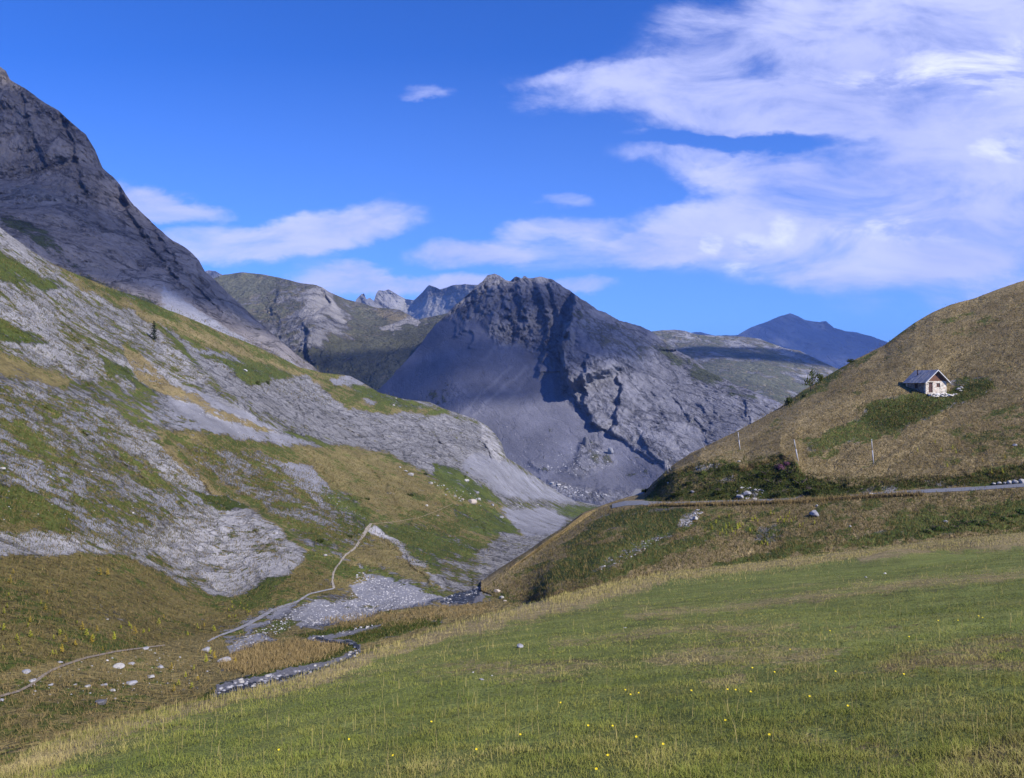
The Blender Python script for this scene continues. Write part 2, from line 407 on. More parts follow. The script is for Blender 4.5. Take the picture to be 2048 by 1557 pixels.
# ---- far blue peak
pk_top = curve([(700, 760), (1300, 690), (1370, 668), (1400, 664), (1430, 672), (1475, 670), (1500, 656), (1530, 645), (1560, 633), (1580, 627), (1592, 631), (1610, 640), (1640, 645), (1652, 643), (1668, 656), (1690, 662), (1712, 665), (1740, 672), (1775, 685), (1850, 700), (2300, 720)])
far_peak = Layer('far_mountain', lambda x, y: 9000 + 0 * x + (y - 627) * -9.0, pk_top, lambda x: 830 + 0 * x,
    lambda x, y, P: .05 * nz(P, 900, 5, .55, True, 40, 1.5) , top_amp=3, lo=1250, hi=2000, rows=90, step=2.5,
    mat=terrain_mat('far_rock', 120, 30, 2, rockA=(.10, .105, .12), rockB=(.16, .165, .18), green=(.09, .10, .07), green2=(.12, .125, .09)))
far_peak.build(.1)
# ---- jagged far pinnacles left of the grey mountain
pn_top = curve([(300, 640), (395, 565), (412, 541), (430, 542), (445, 550), (470, 600), (700, 640), (712, 600), (722, 590), (728, 588), (733, 600), (740, 596), (748, 602), (752, 588), (757, 580), (768, 582), (778, 580), (795, 590), (812, 598), (828, 600), (845, 585), (858, 570), (866, 573), (880, 578), (905, 571), (930, 569), (955, 570), (1000, 600), (1100, 700)])
pinn = Layer('far_mountain', tps([(600, 600, 4300), (750, 590, 4300), (830, 600, 4400), (860, 570, 4100), (960, 570, 3600), (900, 680, 3200), (750, 680, 4100), (600, 700, 4000), (860, 640, 3700), (400, 540, 4600)]), pn_top, lambda x: 700 + 0 * x,
    lambda x, y, P: .035 * nz(P, 300, 6, .6, True, 55, 2.0), top_amp=4, lo=380, hi=1080, rows=90, cover_base='rock',
    polys=[('scree', [(800, 600), (860, 585), (960, 580), (900, 660), (820, 650)], 20)],
    mat=terrain_mat('pinnacle_rock', 55, 50, 2, rockA=(.18, .18, .19), rockB=(.30, .295, .30), scree=(.26, .26, .26)))
pinn.build(.08)
# ---- green-grey rounded hill behind the valley, left
hl_top = curve([(350, 600), (420, 560), (445, 550), (485, 545), (520, 548), (560, 556), (600, 566), (632, 571), (645, 575), (660, 585), (690, 598), (720, 606), (750, 615), (800, 620), (835, 640), (870, 632), (900, 625), (960, 610), (1050, 640)])
hill_far = Layer('hill', tps([(380, 560, 2300), (485, 545, 2300), (630, 572, 2000), (700, 610, 2150), (835, 640, 2000), (950, 620, 1900), (560, 650, 1750), (640, 660, 1620), (520, 700, 1500), (640, 720, 1500), (750, 700, 1550), (860, 700, 1500), (750, 790, 1350), (600, 780, 1350), (900, 760, 1400)]), hl_top, lambda x: 830 + 0 * x,
    lambda x, y, P: .03 * nz(P, 260, 6, .55, True, 60, 1.6) + .02 * nz(P, 500, 3), top_amp=2, lo=360, hi=1040, rows=150, cover_base='greenmix', soft=14, warp=22,
    feats=[([(640, 575), (650, 610), (610, 640), (600, 700), (640, 745)], .025, 10, 60, 20), ([(560, 560), (540, 620), (560, 690), (600, 740)], .02, 12, 50, 20), ([(760, 655), (800, 660), (860, 655)], .02, 8, 20, 6)],
    polys=[('mixrock', [(600, 580), (650, 575), (700, 610), (690, 660), (620, 700), (560, 690), (570, 620)], 25), ('palerock', [(620, 590), (650, 578), (665, 600), (640, 640), (605, 650), (600, 620)], 10, .75),
           ('palerock', [(655, 600), (680, 615), (700, 640), (685, 640), (660, 620)], 6, .8), ('palerock', [(560, 580), (610, 590), (600, 610), (560, 600)], 10, .4),
           ('mixrock', [(520, 640), (620, 660), (660, 740), (600, 740), (540, 700)], 20), ('tan', [(745, 622), (790, 622), (835, 640), (820, 650), (780, 640)], 8, .5),
           ('palerock', [(762, 652), (790, 650), (835, 640), (850, 650), (800, 662), (768, 662)], 4, .9), ('palerock', [(784, 650), (790, 650), (790, 668), (784, 666)], 3),
           ('darkgreen', [(740, 690), (800, 665), (860, 655), (900, 650), (870, 700), (800, 740), (760, 740)], 16, .9), ('darkgreen', [(600, 700), (700, 690), (760, 740), (700, 790), (640, 740)], 20, .6),
           ('greenmix', [(440, 560), (520, 552), (620, 575), (600, 620), (500, 620)], 20, .8)],
    mat=terrain_mat('far_hill_ground', 16, 45, 1.6, rockA=(.19, .185, .19), rockB=(.30, .29, .285), green=(.115, .118, .075), green2=(.16, .16, .105), dry=(.23, .205, .14), dry2=(.18, .165, .11), brown=(.11, .09, .05), pale=(.50, .47, .43)))
hill_far.build(.15)
# ---- pale ridge behind the grey mountain, right
rr_top = curve([(1200, 700), (1300, 664), (1320, 661), (1350, 660), (1370, 662), (1390, 669), (1430, 672), (1480, 673), (1520, 678), (1545, 688), (1570, 697), (1600, 702), (1640, 722), (1675, 738), (1720, 748), (1800, 760), (1900, 800)])
ridge_right = Layer('ridge', tps([(1250, 680, 2700), (1350, 660, 2900), (1480, 673, 2800), (1570, 697, 2600), (1675, 738, 2400), (1800, 770, 2300), (1350, 750, 2200), (1450, 760, 2050), (1560, 790, 1900), (1600, 740, 2300), (1400, 850, 1800), (1700, 830, 1900)]), rr_top, lambda x: 880 + 0 * x,
    lambda x, y, P: .02 * nz(P, 300, 6, .55, True, 40, 1.6) + .015 * nz(P, 600, 3), top_amp=1.5, lo=1220, hi=1880, rows=110, cover_base='greenmix', soft=14, warp=18,
    polys=[('palerock', [(1310, 660), (1370, 660), (1400, 680), (1350, 685), (1310, 675)], 10, .5), ('lightrock', [(1560, 690), (1680, 735), (1660, 780), (1600, 750), (1560, 720)], 16, .8), ('lightrock', [(1400, 670), (1500, 675), (1540, 690), (1450, 690)], 8, .5)],
    mat=terrain_mat('right_ridge_ground', 16, 25, 2.0, rockA=(.22, .22, .225), rockB=(.34, .335, .33), green=(.12, .13, .075), green2=(.17, .17, .11), dry=(.23, .21, .14), dry2=(.18, .17, .11), pale=(.50, .48, .46)))
ridge_right.build(.12)

# ---- the grey scree mountain in the middle
cm_top = curve([(700, 800), (755, 770), (800, 735), (840, 690), (870, 650), (900, 620), (925, 600), (950, 575), (965, 562), (975, 550), (988, 547), (1000, 551), (1012, 560), (1020, 562), (1030, 554), (1044, 558), (1048, 552), (1056, 556), (1075, 553), (1105, 559), (1120, 567), (1150, 590), (1200, 622), (1240, 642), (1280, 652), (1310, 668), (1340, 695), (1380, 715), (1420, 745), (1470, 768), (1510, 785), (1545, 800), (1570, 812), (1640, 840), (1800, 900)])
gul = [([(1155, 545), (1140, 590), (1130, 640), (1114, 690), (1122, 740), (1140, 790)], .085, 14, 150, 18), ([(1112, 715), (1122, 750), (1142, 795), (1180, 850), (1250, 890), (1330, 945)], .017, 9, 110, 20),
       ([(1062, 560), (1075, 590), (1092, 640), (1085, 700), (1070, 745), (1078, 765)], .035, 7, 22, 14), ([(1090, 560), (1110, 620), (1120, 660)], .02, 6, 20, 14),
       ([(1165, 700), (1162, 760), (1172, 830), (1200, 870)], .022, 7, 40, 18), ([(1235, 740), (1240, 790), (1228, 840), (1216, 870)], .022, 7, 60, 18),
       ([(1280, 860), (1290, 900), (1330, 935)], .014, 6, 30, 12), ([(1120, 690), (1098, 700), (1072, 715)], .02, 6, 20, 8), ([(985, 560), (1010, 620), (1035, 690)], .014, 8, 30, 16),
       ([(1030, 560), (1040, 620), (1060, 670)], .012, 6, 22, 16), ([(1165, 900), (1185, 880), (1205, 890), (1220, 912)], -.005, 5, 18, 6)]
_r = np.random.RandomState(12)
for _k in range(46):      # the small slanting cracks of the buttress and the broken upper cliffs
    if _k < 26:
        _x = _r.uniform(1180, 1500); _y = np.interp(_x, [1150, 1300, 1500], [690, 735, 800]) + _r.uniform(0, 140) * (1 - (_x - 1180) / 500); _l = _r.uniform(25, 75); _s = _r.uniform(.35, .9)
        gul.append(([(_x, _y), (_x + _l * _s * .6, _y + _l * .45), (_x + _l * _s * .8, _y + _l)], _r.uniform(.003, .008), 4, 18, 14))
    else:
        _x = _r.uniform(900, 1125); _y = _r.uniform(590, 650) + abs(_x - 1030) * .1; _l = _r.uniform(15, 45)
        gul.append(([(_x, _y), (_x + 6, _y + _l * .5), (_x + 2, _y + _l)], _r.uniform(.004, .012), 4, 12, 10))
_cm = tps([(700, 780, 1450), (760, 770, 1400), (840, 690, 1500), (925, 600, 1560), (985, 548, 1600), (1050, 552, 1590), (1110, 560, 1560), (1200, 622, 1500), (1310, 668, 1440), (1420, 745, 1250), (1560, 815, 1050), (1700, 870, 950),
      (1000, 700, 1290), (1060, 700, 1290), (900, 720, 1280), (850, 800, 1180), (1000, 800, 1110), (1100, 800, 1120), (950, 900, 980), (1100, 900, 930), (1250, 950, 850), (1050, 1000, 800), (1200, 1000, 760), (1300, 1010, 730), (1340, 940, 800),
      (1150, 700, 1290), (1200, 700, 1230), (1250, 760, 1150), (1230, 850, 1000), (1350, 800, 1100), (1400, 880, 930), (1470, 860, 920), (1200, 1060, 690), (1000, 1060, 760), (1160, 620, 1430)])
_rockm = [(880, 640), (940, 575), (990, 545), (1110, 555), (1140, 580), (1150, 700), (1300, 720), (1420, 745), (1560, 815), (1500, 850), (1340, 945), (1280, 900), (1200, 860), (1130, 800), (1110, 740), (1050, 700), (1000, 690), (960, 640)]
def cm_noise(x, y, P):
    r = smooth(polydist(x + 14 * fbm(np.stack([x / 30, y / 30, 0 * x], -1), 3), y, _rockm), -18, 14)
    lft = smooth(x, 1180, 1080)
    top = .042 * lft * nz(P, 55, 6, .64, True, 86, 2.6)
    butt = .020 * (1 - lft) * nz(P, 60, 6, .62, True, 50, 2.2) + .006 * nz(P, 200, 4)
    return (top + butt) * r + (.0009 * nz(P, 14, 5, .62) + .002 * nz(P, 90, 3, .5, False, -60, 3)) * (1 - r) + .008 * nz(P, 330, 3)
cm_polys = [('rock', _rockm, 8), ('mixrock', [(1140, 580), (1200, 625), (1310, 668), (1380, 720), (1440, 760), (1400, 755), (1340, 735), (1290, 720), (1200, 700), (1150, 650)], 14, .75),
            ('greendry', [(1180, 640), (1260, 655), (1300, 680), (1340, 700), (1300, 690), (1200, 690)], 14, .35), ('darkgreen', [(1310, 690), (1350, 702), (1440, 760), (1560, 812), (1500, 800), (1400, 770), (1330, 715)], 7, .5),
            ('mixrock', [(1265, 700), (1300, 705), (1330, 720), (1290, 730)], 8, .7), ('rock', [(950, 560), (1130, 560), (1120, 600), (960, 600)], 10),
            ('darkgreen', [(860, 790), (905, 770), (930, 790), (905, 810), (870, 815)], 8, .32), ('screegreen', [(855, 785), (960, 760), (900, 830), (860, 810)], 14, .45),
            ('mixrock', [(1060, 925), (1110, 945), (1150, 930), (1165, 885), (1190, 880), (1215, 900), (1225, 920), (1190, 940), (1165, 955), (1140, 945), (1080, 945)], 9, .8), ('screegreen', [(1240, 945), (1290, 940), (1300, 960), (1250, 970)], 10, .7),
            ('palerock', [(1092, 964), (1130, 966), (1120, 980), (1100, 976)], 4, .9), ('mixrock', [(1080, 960), (1140, 970), (1220, 990), (1200, 1005), (1140, 998), (1095, 985)], 8, .8),
            ('mixrock', [(1160, 985), (1240, 975), (1280, 985), (1230, 1000), (1170, 1002)], 9, .7)]
for k, (x0, y0, x1, y1) in enumerate([(1020, 730, 900, 850), (1050, 735, 945, 830), (985, 690, 960, 720), (1075, 720, 1010, 810)]):
    cm_polys.append(('pale', [(x0, y0), (x0 + 5, y0 + 3), (x1 + 6, y1), (x1, y1)], 4, (.30, .35, .2, .14)[k]))
grey = Layer('mountain', _cm, cm_top, lambda x: 1075 + 0 * x, cm_noise, feats=gul, top_amp=7, lo=700, hi=1760, rows=300, step=1.8, cover_base='scree', polys=cm_polys,
    mat=terrain_mat('grey_mountain', 7, 55, 2.6, rockA=(.155, .155, .178), rockB=(.26, .256, .278), scree=(.135, .136, .165), green=(.085, .10, .05), green2=(.12, .125, .07), dry=(.18, .165, .11), dry2=(.14, .13, .09), brown=(.11, .10, .06), pale=(.36, .35, .36), bump=1.1, crackw=.02))
grey.build(.2)

# ---- the high dark mountain at the left edge
lm_top = curve([(-600, -60), (-300, 10), (-100, 90), (-30, 125), (0, 133), (12, 142), (20, 158), (40, 172), (80, 198), (118, 222), (150, 252), (172, 270), (190, 300), (205, 335), (225, 352), (240, 370), (252, 390), (268, 412), (288, 428), (310, 452), (345, 482), (380, 502), (398, 520), (410, 542), (430, 560), (470, 600), (520, 645), (560, 682), (610, 722), (660, 760), (760, 820)])
lmt = Layer('mountain', tps([(-300, 10, 950), (0, 135, 880), (110, 220, 860), (210, 340, 830), (300, 445, 810), (400, 525, 800), (520, 645, 760), (620, 728, 720), (0, 380, 700), (120, 400, 690), (220, 480, 660), (0, 480, 480), (100, 540, 500), (200, 560, 540), (330, 580, 600), (450, 670, 570), (560, 730, 560), (-300, 400, 560), (-300, 250, 760), (0, 250, 800), (80, 620, 430), (300, 700, 450), (600, 800, 520)]),
    lm_top, lambda x: np.interp(x, [-600, 0, 200, 400, 600, 760], [560, 620, 680, 780, 820, 860]),
    lambda x, y, P: .036 * nz(P, 50, 6, .60, True, 62, 2.4) * smooth(y + .25 * x, 720, 560) + .006 * nz(P, 14, 4, .6, True, 50, 2.5) + .02 * nz(P, 220, 3),
    feats=[([(0, 385), (60, 375), (120, 400), (200, 470), (300, 560)], -.03, 8, 60, 8), ([(225, 350), (250, 420), (300, 500), (380, 600)], .03, 12, 60, 10), ([(285, 425), (330, 500), (400, 590), (470, 650)], .025, 10, 50, 10), ([(380, 502), (400, 560), (470, 640), (540, 690)], .02, 8, 40, 8), ([(120, 220), (150, 320), (170, 400)], .02, 9, 40, 10), ([(30, 160), (60, 260), (90, 340)], .015, 9, 40, 10)],
    top_amp=5, lo=-600, hi=740, rows=280, cover_base='rock', soft=12,
    polys=[('mixrock', [(0, 360), (100, 385), (180, 440), (240, 470), (200, 480), (120, 430), (40, 400), (0, 400)], 12, .7), ('lightrock', [(20, 378), (70, 372), (130, 400), (80, 410), (20, 400)], 10, .7),
           ('darkgreen', [(0, 410), (60, 440), (140, 500), (170, 540), (240, 580), (330, 600), (400, 640), (420, 660), (330, 640), (240, 620), (150, 560), (60, 480), (0, 450)], 12, .6),
           ('scree', [(330, 570), (420, 640), (560, 715), (620, 740), (520, 720), (400, 660), (320, 620)], 14, .9), ('lightrock', [(380, 510), (420, 545), (560, 690), (600, 722), (560, 715), (440, 620), (370, 560)], 12, .5),
           ('screegreen', [(240, 590), (320, 620), (400, 660), (560, 730), (460, 710), (320, 660)], 10, .6)],
    mat=terrain_mat('left_mountain_rock', 4.5, 58, 2.6, rockA=(.18, .16, .155), rockB=(.26, .235, .225), scree=(.235, .235, .255), green=(.07, .085, .04), green2=(.10, .11, .055), dry=(.19, .165, .10), dry2=(.14, .125, .08), bump=1.2))
lmt.build(.3, .3)

# ---- the near left slope with the valley floor
_ls = tps([(-500, 1400, 34), (0, 1430, 33), (0, 1330, 38), (0, 1250, 44), (0, 1100, 58), (0, 950, 76), (0, 800, 100), (0, 600, 150), (0, 460, 205), (-500, 900, 60), (-500, 400, 150),
    (250, 1430, 36), (250, 1330, 45), (250, 1200, 62), (250, 1100, 78), (250, 900, 118), (250, 700, 190), (200, 570, 250), (450, 1400, 42), (450, 1200, 82), (450, 1000, 128), (450, 800, 200), (430, 655, 330), (500, 1365, 46), (700, 1295, 62),
    (560, 1130, 95), (620, 1110, 108), (700, 1180, 95), (620, 1000, 150), (620, 850, 260), (620, 742, 400), (740, 1050, 150), (740, 900, 280), (760, 788, 420), (900, 1200, 98), (880, 1160, 108), (880, 1050, 190), (880, 960, 260), (880, 850, 400),
    (1010, 1120, 160), (1010, 1030, 270), (1010, 920, 400), (1110, 1070, 240), (1140, 1005, 480), (1200, 1012, 520), (960, 1180, 110), (1000, 1150, 130), (1200, 1100, 200), (1300, 1050, 260), (960, 1300, 62), (800, 1400, 44), (600, 1500, 34), (1200, 1300, 60)])
_lcliff = [(330, 650), (500, 775), (610, 752), (690, 812), (760, 830), (870, 830), (970, 855), (1010, 915), (940, 930), (900, 960), (780, 905), (700, 895), (560, 840), (450, 780)]
_lrock = [(-300, 900), (0, 600), (200, 600), (450, 780), (400, 900), (450, 1000), (620, 1100), (470, 1195), (260, 1110), (0, 1100)]
_gorge = [(840, 1160), (900, 1100), (1000, 1050), (1120, 1050), (1060, 1120), (960, 1185), (880, 1190)]
def ls_noise(x, y, P):
    r1 = smooth(polydist(x, y, _lcliff), -14, 14); r2 = smooth(polydist(x, y, _lrock), -20, 40); r3 = smooth(polydist(x, y, _gorge), -12, 14)
    floor = smooth(y + .28 * x, 1400, 1290)
    n = .028 * r1 * nz(P, 16, 6, .62, True, 58, 2.6) + .014 * r2 * nz(P, 9, 5, .6, True, 38, 2.5) + .006 * (1 - r1) * (1 - floor) * nz(P, 18, 4, .55, True, 34, 3) + .012 * r3 * nz(P, 5, 4, .55, True, 70, 3)
    return n + .012 * nz(P, 40, 3) * floor + .003 * nz(P, 5, 4, .6) + .0015 * nz(P, 1.2, 3, .6)
ls_top = curve([(-600, 120), (-300, 280), (0, 455), (60, 500), (110, 530), (150, 548), (200, 568), (260, 590), (330, 618), (400, 645), (450, 668), (520, 695), (600, 735), (640, 745), (700, 752), (760, 786), (800, 797), (860, 805), (900, 822), (950, 838), (975, 852), (990, 868), (1003, 886), (1012, 915), (1060, 945), (1100, 975), (1150, 1003), (1200, 1012), (1300, 1025), (1420, 1060)])
G1 = ls_polys = [
    ('lightrock', [(-300, 500), (0, 455), (110, 530), (330, 660), (420, 760), (340, 790), (250, 770), (150, 760), (0, 700), (-300, 700)]),
    ('mixrock', [(120, 600), (260, 620), (330, 700), (300, 720), (220, 690)], 14, .7),
    ('greendry', [(105, 528), (200, 560), (300, 600), (430, 650), (600, 732), (700, 752), (760, 784), (870, 818), (900, 826), (840, 832), (780, 830), (700, 818), (640, 792), (600, 765), (540, 758), (500, 778), (450, 762), (380, 715), (320, 660), (250, 615), (160, 575)], 7),
    ('green', [(320, 655), (400, 690), (470, 715), (590, 755), (540, 760), (500, 775), (440, 760), (380, 715)], 8), ('darkgreen', [(180, 570), (260, 600), (330, 640), (360, 645), (300, 605), (230, 578)], 6, .7),
    ('tan', [(230, 602), (330, 640), (480, 695), (640, 765), (640, 772), (470, 706), (320, 650)], 6, .6), ('scree', [(350, 672), (400, 690), (500, 728), (450, 722), (370, 690)], 5, .8),
    ('scree', [(655, 754), (700, 750), (735, 766), (700, 772), (665, 768)], 4), ('green', [(690, 762), (780, 790), (860, 812), (800, 820), (720, 790)], 6, .8), ('scree', [(725, 795), (755, 803), (750, 812), (730, 803)], 3, .8),
    ('green', [(-300, 430), (0, 505), (60, 540), (135, 575), (90, 582), (40, 566), (0, 560), (-300, 520)], 7), ('green', [(-300, 600), (0, 640), (60, 665), (95, 690), (50, 692), (0, 676), (-300, 640)], 6),
    ('dry', [(-200, 690), (0, 708), (60, 728), (150, 760), (130, 780), (60, 765), (0, 745), (-200, 720)], 8, .8), ('green', [(200, 712), (250, 735), (320, 778), (305, 785), (250, 762), (208, 735)], 5, .95),
    ('rock', _lcliff, 6), ('scree', [(330, 785), (380, 780), (440, 800), (540, 850), (620, 885), (660, 898), (620, 900), (560, 892), (480, 875), (350, 852)], 8), ('mix', [(240, 760), (330, 790), (380, 850), (300, 860), (220, 800)], 14, .9),
    ('tan', [(245, 688), (275, 703), (335, 762), (420, 808), (500, 842), (565, 866), (500, 856), (400, 822), (330, 792), (280, 762), (255, 722)], 4, .75),
    ('green', [(560, 862), (600, 872), (650, 885), (600, 880)], 4, .8), ('green', [(620, 875), (660, 890), (640, 892)], 4, .8),
    ('mix', [(-300, 760), (0, 770), (200, 800), (300, 850), (420, 960), (460, 1005), (420, 1060), (300, 1100), (150, 1060), (0, 960), (-300, 900)], 16),
    ('lightrock', [(200, 830), (300, 850), (380, 940), (420, 985), (330, 960), (240, 880)], 14, .8), ('lightrock', [(20, 770), (80, 770), (100, 800), (40, 800)], 12, .7), ('mixrock', [(60, 830), (240, 900), (300, 980), (140, 930)], 16, .7),
    ('greendry', [(310, 855), (420, 868), (560, 893), (700, 893), (780, 912), (860, 952), (930, 982), (1000, 1008), (1060, 1060), (1010, 1100), (960, 1130), (900, 1180), (850, 1170), (760, 1120), (740, 1200), (640, 1185), (560, 1170), (600, 1120), (560, 1060), (450, 1000), (390, 940)], 9),
    ('dry', [(600, 900), (740, 900), (860, 960), (920, 1000), (800, 1040), (700, 1000), (620, 930)], 14, .7), ('dry', [(700, 1080), (740, 1060), (800, 1100), (870, 1175), (760, 1130), (700, 1130)], 10, .9),
    ('mix', [(360, 885), (500, 900), (560, 915), (600, 990), (690, 1040), (760, 1090), (700, 1100), (620, 1080), (500, 1000), (420, 950)], 14), ('tan', [(318, 870), (345, 900), (400, 955), (480, 1005), (560, 1060), (545, 1062), (460, 1010), (380, 950), (330, 900)], 6, .75),
    ('scree', [(558, 918), (620, 935), (660, 975), (700, 1010), (745, 1045), (700, 1050), (640, 1010), (580, 960)], 5), ('mix', [(560, 1040), (640, 1060), (700, 1120), (640, 1120)], 10),
    ('green', [(868, 920), (920, 938), (965, 975), (1000, 1002), (950, 1002), (900, 982), (872, 950)], 5), ('green', [(905, 1010), (960, 1012), (1042, 1050), (1030, 1068), (970, 1075), (920, 1045)], 5),
    ('green', [(750, 1045), (850, 1050), (930, 1085), (985, 1110), (960, 1130), (880, 1120), (880, 1145), (840, 1130), (790, 1095)], 9, .9), ('mixrock', [(860, 1120), (920, 1110), (900, 1150)], 8, .8), ('green', [(640, 970), (690, 985), (750, 1040), (735, 1075), (690, 1060), (650, 1010)], 8, .8), ('green', [(815, 985), (845, 992), (850, 1002), (820, 998)], 4, .8), ('green', [(620, 1070), (660, 1080), (665, 1100), (630, 1095)], 5, .8),
    ('darkgreen', [(395, 985), (450, 990), (500, 1015), (470, 1035), (425, 1010)], 5), ('green', [(-300, 940), (0, 968), (60, 985), (130, 1022), (142, 1052), (100, 1062), (60, 1040), (0, 1060), (-300, 1050)], 8), ('brown', [(-300, 1020), (0, 1010), (60, 1020), (100, 1050), (0, 1065), (-300, 1070)], 8, .7), ('green', [(318, 1048), (345, 1052), (365, 1080), (330, 1075)], 5),
    ('scree', [(945, 905), (1012, 922), (1080, 965), (1150, 1004), (1100, 1002), (1040, 1000), (990, 985), (950, 950), (925, 930)], 7), ('scree', [(1000, 1020), (1060, 1014), (1130, 1020), (1130, 1050), (1100, 1085), (1060, 1080), (1030, 1050)], 5), ('green', [(1110, 1010), (1200, 1015), (1150, 1040), (1120, 1030)], 5, .8),
    ('mixrock', [(850, 1165), (900, 1130), (960, 1105), (1010, 1068), (1070, 1070), (1120, 1080), (1060, 1130), (1000, 1165), (960, 1185), (900, 1188)], 8), ('rock', [(960, 1110), (1010, 1072), (1090, 1075), (1040, 1140), (960, 1180)], 10, .8),
    ('pale', [(730, 1055), (752, 1042), (772, 1065), (800, 1085), (770, 1078), (750, 1070)], 4, .8), ('palerock', [(770, 1068), (830, 1108), (880, 1165), (886, 1180), (860, 1160), (800, 1108)], 7, .6),
    ('lightrock', [(-300, 1060), (0, 1060), (150, 1062), (260, 1080), (330, 1040), (380, 1010), (440, 1020), (500, 1018), (560, 1060), (622, 1110), (600, 1130), (540, 1150), (470, 1197), (430, 1195), (350, 1160), (260, 1112), (130, 1108), (0, 1110), (-300, 1120)], 6), ('palerock', [(300, 1090), (420, 1030), (500, 1030), (612, 1108), (470, 1195), (380, 1150)], 20, .9), ('palerock', [(0, 1065), (150, 1068), (260, 1090), (130, 1106), (0, 1106)], 10, .6), ('palerock', [(960, 850), (985, 862), (1012, 915), (1000, 925), (960, 880)], 5, .6),
    ('brown', [(-400, 1118), (0, 1112), (130, 1108), (260, 1114), (350, 1163), (430, 1197), (475, 1199), (560, 1158), (625, 1120), (700, 1180), (650, 1190), (560, 1205), (450, 1262), (380, 1290), (280, 1292), (200, 1312), (0, 1345), (-400, 1420)], 6), ('green', [(470, 1198), (545, 1152), (580, 1150), (520, 1200), (480, 1215)], 6, .8), ('greendry', [(140, 1230), (220, 1250), (240, 1290), (120, 1290)], 16, .6),
    ('dry', [(-400, 1345), (0, 1345), (200, 1312), (300, 1290), (450, 1262), (560, 1250), (650, 1260), (700, 1225), (900, 1205), (1000, 1190), (1200, 1200), (1400, 1300), (1000, 1500), (0, 1700), (-400, 1700)], 8),
    ('brown', [(0, 1390), (150, 1370), (400, 1360), (420, 1400), (300, 1420), (100, 1420)], 20, .5), ('tan', [(430, 1330), (500, 1295), (600, 1282), (690, 1292), (620, 1320), (500, 1345)], 8, .9), ('tan', [(640, 1240), (850, 1215), (1000, 1205), (980, 1225), (800, 1240)], 8, .6),
    ('lush', [(400, 1395), (440, 1365), (560, 1335), (620, 1322), (705, 1288), (708, 1300), (640, 1330), (560, 1345), (440, 1380), (430, 1405)], 4), ('lush', [(590, 1272), (640, 1262), (700, 1252), (770, 1240), (760, 1250), (680, 1268), (630, 1280)], 4), ('lush', [(660, 1275), (730, 1265), (800, 1250), (880, 1235), (880, 1245), (800, 1270), (720, 1292), (690, 1295)], 5),
    ('mix', [(440, 1262), (560, 1205), (640, 1190), (620, 1240), (540, 1275), (470, 1305), (450, 1285)], 8), ('scree', [(455, 1290), (520, 1270), (555, 1275), (500, 1300), (465, 1308)], 4), ('scree', [(480, 1262), (540, 1240), (560, 1215), (600, 1205), (560, 1235), (500, 1270)], 4, .8),
    ('scree', [(715, 1130), (760, 1148), (870, 1190), (890, 1198), (800, 1216), (700, 1242), (600, 1256), (580, 1240), (640, 1200), (720, 1198), (700, 1172), (735, 1165)], 5), ('screegreen', [(715, 1125), (770, 1145), (860, 1190), (790, 1165), (725, 1150)], 5, .8)]
_sf = [([(225, 770), (300, 830), (340, 880), (400, 950), (480, 1010), (560, 1060), (625, 1110)], -.03, 14, 80, 10), ([(560, 820), (590, 800), (605, 830), (608, 850)], .012, 4, 20, 4)]
_sf += [(l, A, 7, 45, 16) for l, A in [([(250, 600), (330, 700), (450, 800), (560, 850)], .012), ([(60, 600), (160, 690), (230, 770)], .014), ([(60, 800), (180, 880), (300, 970), (400, 1040)], .014), ([(180, 790), (290, 880), (380, 970)], .010),
        ([(700, 905), (760, 960), (800, 1020), (860, 1090)], .014), ([(870, 960), (930, 1020), (980, 1080)], .012), ([(600, 900), (660, 960), (740, 1045)], .014), ([(740, 1060), (800, 1110), (870, 1180)], .016), ([(0, 640), (100, 720), (200, 790)], .012), ([(480, 1040), (540, 1090), (580, 1150)], .010), ([(330, 1090), (390, 1140), (430, 1190)], .010), ([(960, 870), (975, 900), (985, 935)], .010)]]
_r = np.random.RandomState(5)
for _k in range(90):      # slanting joints of the cliff and slabs
    _p = (_lcliff, _lrock, _gorge)[_k % 3 if _k < 60 else 0]; _a = np.array(_p)
    for _ in range(50):
        _x = _r.uniform(_a[:, 0].min(), _a[:, 0].max()); _y = _r.uniform(_a[:, 1].min(), _a[:, 1].max())
        if polydist(np.array([_x]), np.array([_y]), _p)[0] > 6 and _x > -40: break
    _l = _r.uniform(18, 60); _s = _r.uniform(.5, 1.1) if _k % 3 != 2 else .3
    _sf.append(([(_x, _y), (_x + _l * _s * .6, _y + _l * .4), (_x + _l * _s, _y + _l)], _r.uniform(.0025, .007), 3, 14, 8))
slope = Layer('rocky_slope', _ls, ls_top, lambda x: np.interp(x, [-500, 0, 430, 700, 1000, 1300, 1420], [1640, 1600, 1470, 1400, 1300, 1230, 1200]), ls_noise,
    feats=_sf,
    top_amp=2.2, mott=.5, lo=-560, hi=1400, rows=480, step=1.8, cover_base='mixrock', polys=ls_polys,
    mat=terrain_mat('slope_ground', .62, 38, 1.9, rockA=(.165, .162, .165), rockB=(.32, .312, .312), scree=(.20, .20, .218), green=(.075, .105, .022), green2=(.125, .14, .034), dry=(.25, .20, .085), dry2=(.15, .125, .05), brown=(.135, .11, .038), pale=(.56, .54, .53), bump=1.25, amp=3.6, sharp=6, dark=.75, crackw=.05))
slope.build(.25, .35)

